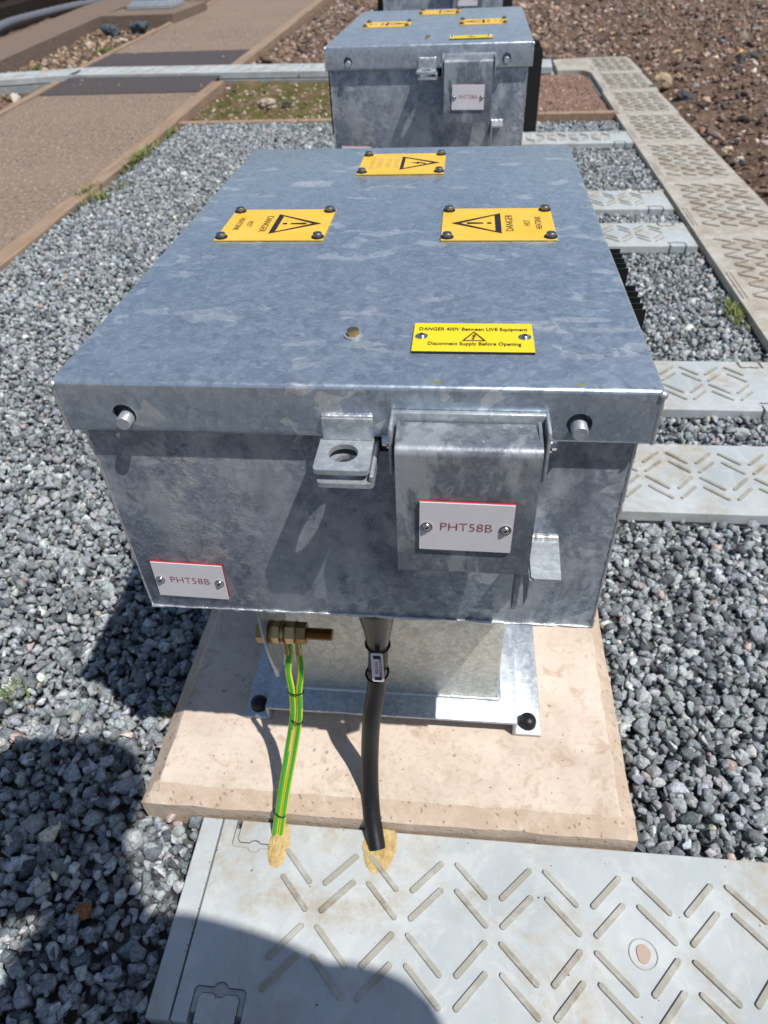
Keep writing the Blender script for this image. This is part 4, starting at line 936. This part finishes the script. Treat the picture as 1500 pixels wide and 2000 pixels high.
# conduit, sleepers behind the kerb
bm = B(); cpn = smoothbezier([(-5.1, 7.0, -.66), (-5.40, 8.5, -.655), (-5.62, 9.4, -.64), (-5.85, 10.4, -.66), (-5.95, 12.0, -.68), (-6.0, 14.0, -.72)], 14)
tube(bm, cpn, [.05 + (.004 if k % 2 else 0) for k in range(len(cpn))], 16); tag(obj('conduit', bm, M['conduit'], smooth=60), 'grey corrugated conduit lying along the kerb at the top left', 'pipe')
for i, (x, y, a, L_, z) in enumerate(((-6.15, 9.3, .16, 6.5, -.68), (-6.75, 10.2, .16, 7.0, -.46))):
    bm = B(); box(bm, -.16, .16, -L_ / 2, L_ / 2, -.20, .14, .01, 1); o = obj('old_sleeper', bm, M['darkwood'], loc=(x, y, z)); o.rotation_euler = (0, 0, a); tag(o, ['dark weathered sleeper lying beyond the grey conduit', 'second dark sleeper, behind the first one beyond the conduit'][i], 'sleeper', 'old dark sleepers at the top left')
bm = B(); box(bm, -.5, .9, -.4, .5, -.3, .75, .03, 1); o = obj('dark_crate', bm, M['darkwood'], loc=(-6.9, 12.6, -.55)); o.rotation_euler = (0, 0, .3); tag(o, 'big dark brown timber crate at the top left behind the conduit', 'crate')

# ================================================================== GRASS
def blades(centres, label, name='grass'):
    V = []; F = []; C_ = []
    for cx, cy, z, rx, ry, n_, h in centres:
        for _ in range(n_):
            a = random.uniform(0, 6.283); r = abs(random.gauss(0, .5)); x = cx + math.cos(a) * r * rx; y = cy + math.sin(a) * r * ry; hh = h * random.uniform(.4, 1.2); d = random.uniform(0, 6.283); ln = random.uniform(.3, 1.1) * hh; wd = h * .045 + .0008
            dx, dy = math.cos(d), math.sin(d); px, py = -dy, dx; b0 = len(V); c = random.choice([(.09, .16, .03), (.14, .2, .05), (.2, .2, .08), (.07, .12, .025), (.3, .25, .13)])
            for t, ww in ((0, 1), (.5, .8), (1, .05)):
                q = (x + dx * ln * t * t, y + dy * ln * t * t, z + hh * t * (1 - .25 * t))
                V += [(q[0] + px * wd * ww, q[1] + py * wd * ww, q[2]), (q[0] - px * wd * ww, q[1] - py * wd * ww, q[2])]
            F += [(b0, b0 + 1, b0 + 3, b0 + 2), (b0 + 2, b0 + 3, b0 + 5, b0 + 4)]; C_ += [(*c, 1)] * 6
    me = bpy.data.meshes.new(name); me.from_pydata(V, [], F); at = me.attributes.new('tone', 'FLOAT_COLOR', 'POINT'); at.data.foreach_set('color', np.array(C_, np.float32).ravel())
    tag(link_mesh(name, me, M['grass']), label, kind='stuff')
gz = -.772
blades([(-.679, .182, -.765, .012, .035, 40, .035), (-.70, .16, -.765, .012, .02, 25, .03), (-.385, .150, -.765, .018, .02, 45, .03), (-1.71, 3.0, gz, .07, .16, 260, .06), (-1.66, 3.2, gz, .06, .1, 90, .05), (-1.80, 3.05, -.75, .03, .15, 80, .05), (-1.765, 3.72, gz, .05, .35, 420, .07), (-1.78, 4.3, gz, .04, .12, 90, .06), (-1.66, 2.0, gz, .02, .06, 90, .045), (.99, 1.78, gz, .025, .14, 260, .035), (-.9, 4.42, gz, .1, .04, 60, .05), (-.62, 2.9, gz, .03, .05, 40, .04)], 'short green grass tufts growing in the gravel and along the timber')
blades([(x, y, -.775, .13, .08, 150, .03) for x, y in ((-1.5, 4.95), (-1.05, 4.8), (-.75, 4.85), (-.55, 5.2), (-.95, 5.5), (-.4, 4.8), (-.2, 5.2), (-.75, 4.72), (-1.25, 4.7), (-.55, 5.6))] + [(-3.9, 8.3, -.81, .12, .25, 300, .06), (-4.2, 7.3, -.81, .1, .1, 100, .05)], 'mossy green and brown grass on the earth patch behind the gravel')

# ================================================================== PHOTOGRAPHER (stands behind the camera, casts the shadow at the lower left)
def skin_body(name, chains, mat, parent, sub=2):
    """chains: list of lists of (x,y,z,r); shared coordinates are welded"""
    idx = {}; V = []; Rr = []; E_ = []
    for ch in chains:
        pv = None
        for x, y, z, r in ch:
            k = (round(x, 4), round(y, 4), round(z, 4))
            if k not in idx: idx[k] = len(V); V.append(k); Rr.append(r)
            if pv is not None: E_.append((pv, idx[k]))
            pv = idx[k]
    me = bpy.data.meshes.new(name); me.from_pydata(V, E_, []); o = bpy.data.objects.new(name, me); COL.objects.link(o)
    m = o.modifiers.new('s', 'SKIN'); m.use_smooth_shade = True
    for i, sv in enumerate(me.skin_vertices[0].data):
        rr = Rr[i]; sv.radius = rr if hasattr(rr, '__len__') else (rr, rr)
    me.skin_vertices[0].data[0].use_root = True
    s_ = o.modifiers.new('u', 'SUBSURF'); s_.levels = sub; s_.render_levels = sub
    bpy.context.view_layer.update(); ev = o.evaluated_get(bpy.context.evaluated_depsgraph_get()); mm = bpy.data.meshes.new_from_object(ev)
    bpy.data.objects.remove(o); bpy.data.meshes.remove(me); mm.materials.clear(); mm.materials.append(M[mat])
    q = bpy.data.objects.new(name, mm); COL.objects.link(q); q.parent = parent
    for p in mm.polygons: p.use_smooth = True
    return q
FZ = -.762
per = empty('person', (.42, -.86, FZ)); tag(per, 'photographer in dark workwear and white helmet, seen only as the shadow on gravel and lid', 'person')
o0 = Vector((.42, -.86, FZ))
def L(x, y, z, r): return (x - o0.x, y - o0.y, z, r)
pel = L(.44, -.86, .93, .15)
torso = [pel, L(.43, -.83, 1.06, .135), L(.41, -.78, 1.20, .15), L(.40, -.715, 1.33, .14), L(.31, -.64, 1.43, .060)]
chains = [torso, [pel, L(.54, -.87, .84, .092), L(.55, -.86, .48, .060), L(.55, -.88, .12, .045), L(.55, -.80, .05, .042)], [pel, L(.34, -.87, .84, .092), L(.33, -.86, .48, .060), L(.33, -.88, .12, .045), L(.33, -.80, .05, .042)],
          [torso[3], L(.27, -.645, 1.40, .078), L(.20, -.62, 1.39, .078), L(.085, -.72, 1.17, .050), L(.045, -.64, 1.06, .032)],
          [torso[3], L(.56, -.67, 1.395, .076), L(.665, -.68, 1.375, .076), L(.50, -.76, 1.12, .045), L(.28, -.64, 1.05, .032)]]
skin_body('body', chains, 'dark_cloth', per)
head = skin_body('head', [[L(.31, -.65, 1.42, .055), L(.255, -.60, 1.475, .062), L(.21, -.545, 1.535, .09), L(.175, -.52, 1.59, .105), L(.165, -.52, 1.64, .09)]], 'skin', per)
bm = B()   # helmet shell with brim, nose and ears on the face
dome(bm, L(.165, -.535, 1.600, 0)[:3], .135, .125, (-.16, .22, 1), 32, 8, skirt=.03); dome(bm, L(.165, -.525, 1.592, 0)[:3], .165, .02, (-.16, .22, 1), 32, 3)
obj('helmet', bm, M['helmet'], per, smooth=50)
bm = B(); dome(bm, L(.185, -.445, 1.545, 0)[:3], .016, .024, (-.2, .6, -.5), 12, 4)
for s_ in (-1, 1): dome(bm, L(.185 + s_ * .092, -.53, 1.56, 0)[:3], .026, .014, (s_, 0, 0), 12, 4)
dome(bm, L(.195, -.455, 1.505, 0)[:3], .022, .008, (-.1, .6, -.6), 12, 3); obj('face', bm, M['skin'], head, smooth=60)
for x in (.33, .55):
    bm = B(); tube(bm, [L(x, -.93, .035, 0)[:3], L(x, -.88, .055, 0)[:3], L(x, -.78, .045, 0)[:3], L(x, -.68, .03, 0)[:3], L(x, -.655, .025, 0)[:3]], [.04, .058, .052, .042, .02], 16, flat=(.95, .85)); obj('boot', bm, M['boot'], per, smooth=60)
# phone: its lens sits at the viewpoint, body just behind it
fw = -Vector(MR.col[2]); rt = Vector(MR.col[0]); upv = Vector(MR.col[1])
pc = CAMP - fw * .016 - upv * .055 + rt * .022 - o0
bm = B(); t = bmesh.new(); bmesh.ops.create_cube(t, size=1)
for v in t.verts: v.co = pc + rt * v.co.x * .076 + upv * v.co.y * .160 + fw * v.co.z * .008
bmesh.ops.bevel(t, geom=list(t.edges), offset=.003, segments=2, affect='EDGES'); merge(bm, t)
ph = obj('phone', bm, M['black'], None, o0); tag(ph, 'black smartphone held by the photographer in both hands', 'phone')
def hand(side):
    w = Vector((.045, -.64, 1.06)) if side < 0 else Vector((.28, -.64, 1.05)); w = w - Vector((o0.x, o0.y, 0))
    edge = pc - Vector((0, 0, 0)) + rt * side * .040 - upv * .035 - fw * .012
    edge = Vector((edge.x, edge.y, edge.z))
    wz = Vector((w.x, w.y, w.z))
    palm = edge * .72 + wz * .28; ch = [[(*wz, .028), (*(wz * .5 + palm * .5), (.034)), (*palm, .030)]]
    pr = palm
    for k in range(4):
        b0 = pr + upv * (.028 - k * .019) + rt * side * .004; kn = b0 + fw * .020 + rt * side * .004; tip = kn + fw * .004 - rt * side * .030 * (1 - .08 * k)
        mid = kn * .5 + tip * .5 + fw * .004
        ch.append([(*pr, .030), (*b0, .0095), (*kn, .0088), (*mid, .0080), (*tip, .0070)])
    tb = pr + upv * .030 - fw * .004; ch.append([(*pr, .030), (*(tb - rt * side * .008), .012), (*(tb + upv * .018 - rt * side * .022), .0095), (*(tb + upv * .030 - rt * side * .036), .0080)])
    skin_body('hand', ch, 'skin', per, 2)
hand(-1); hand(1)
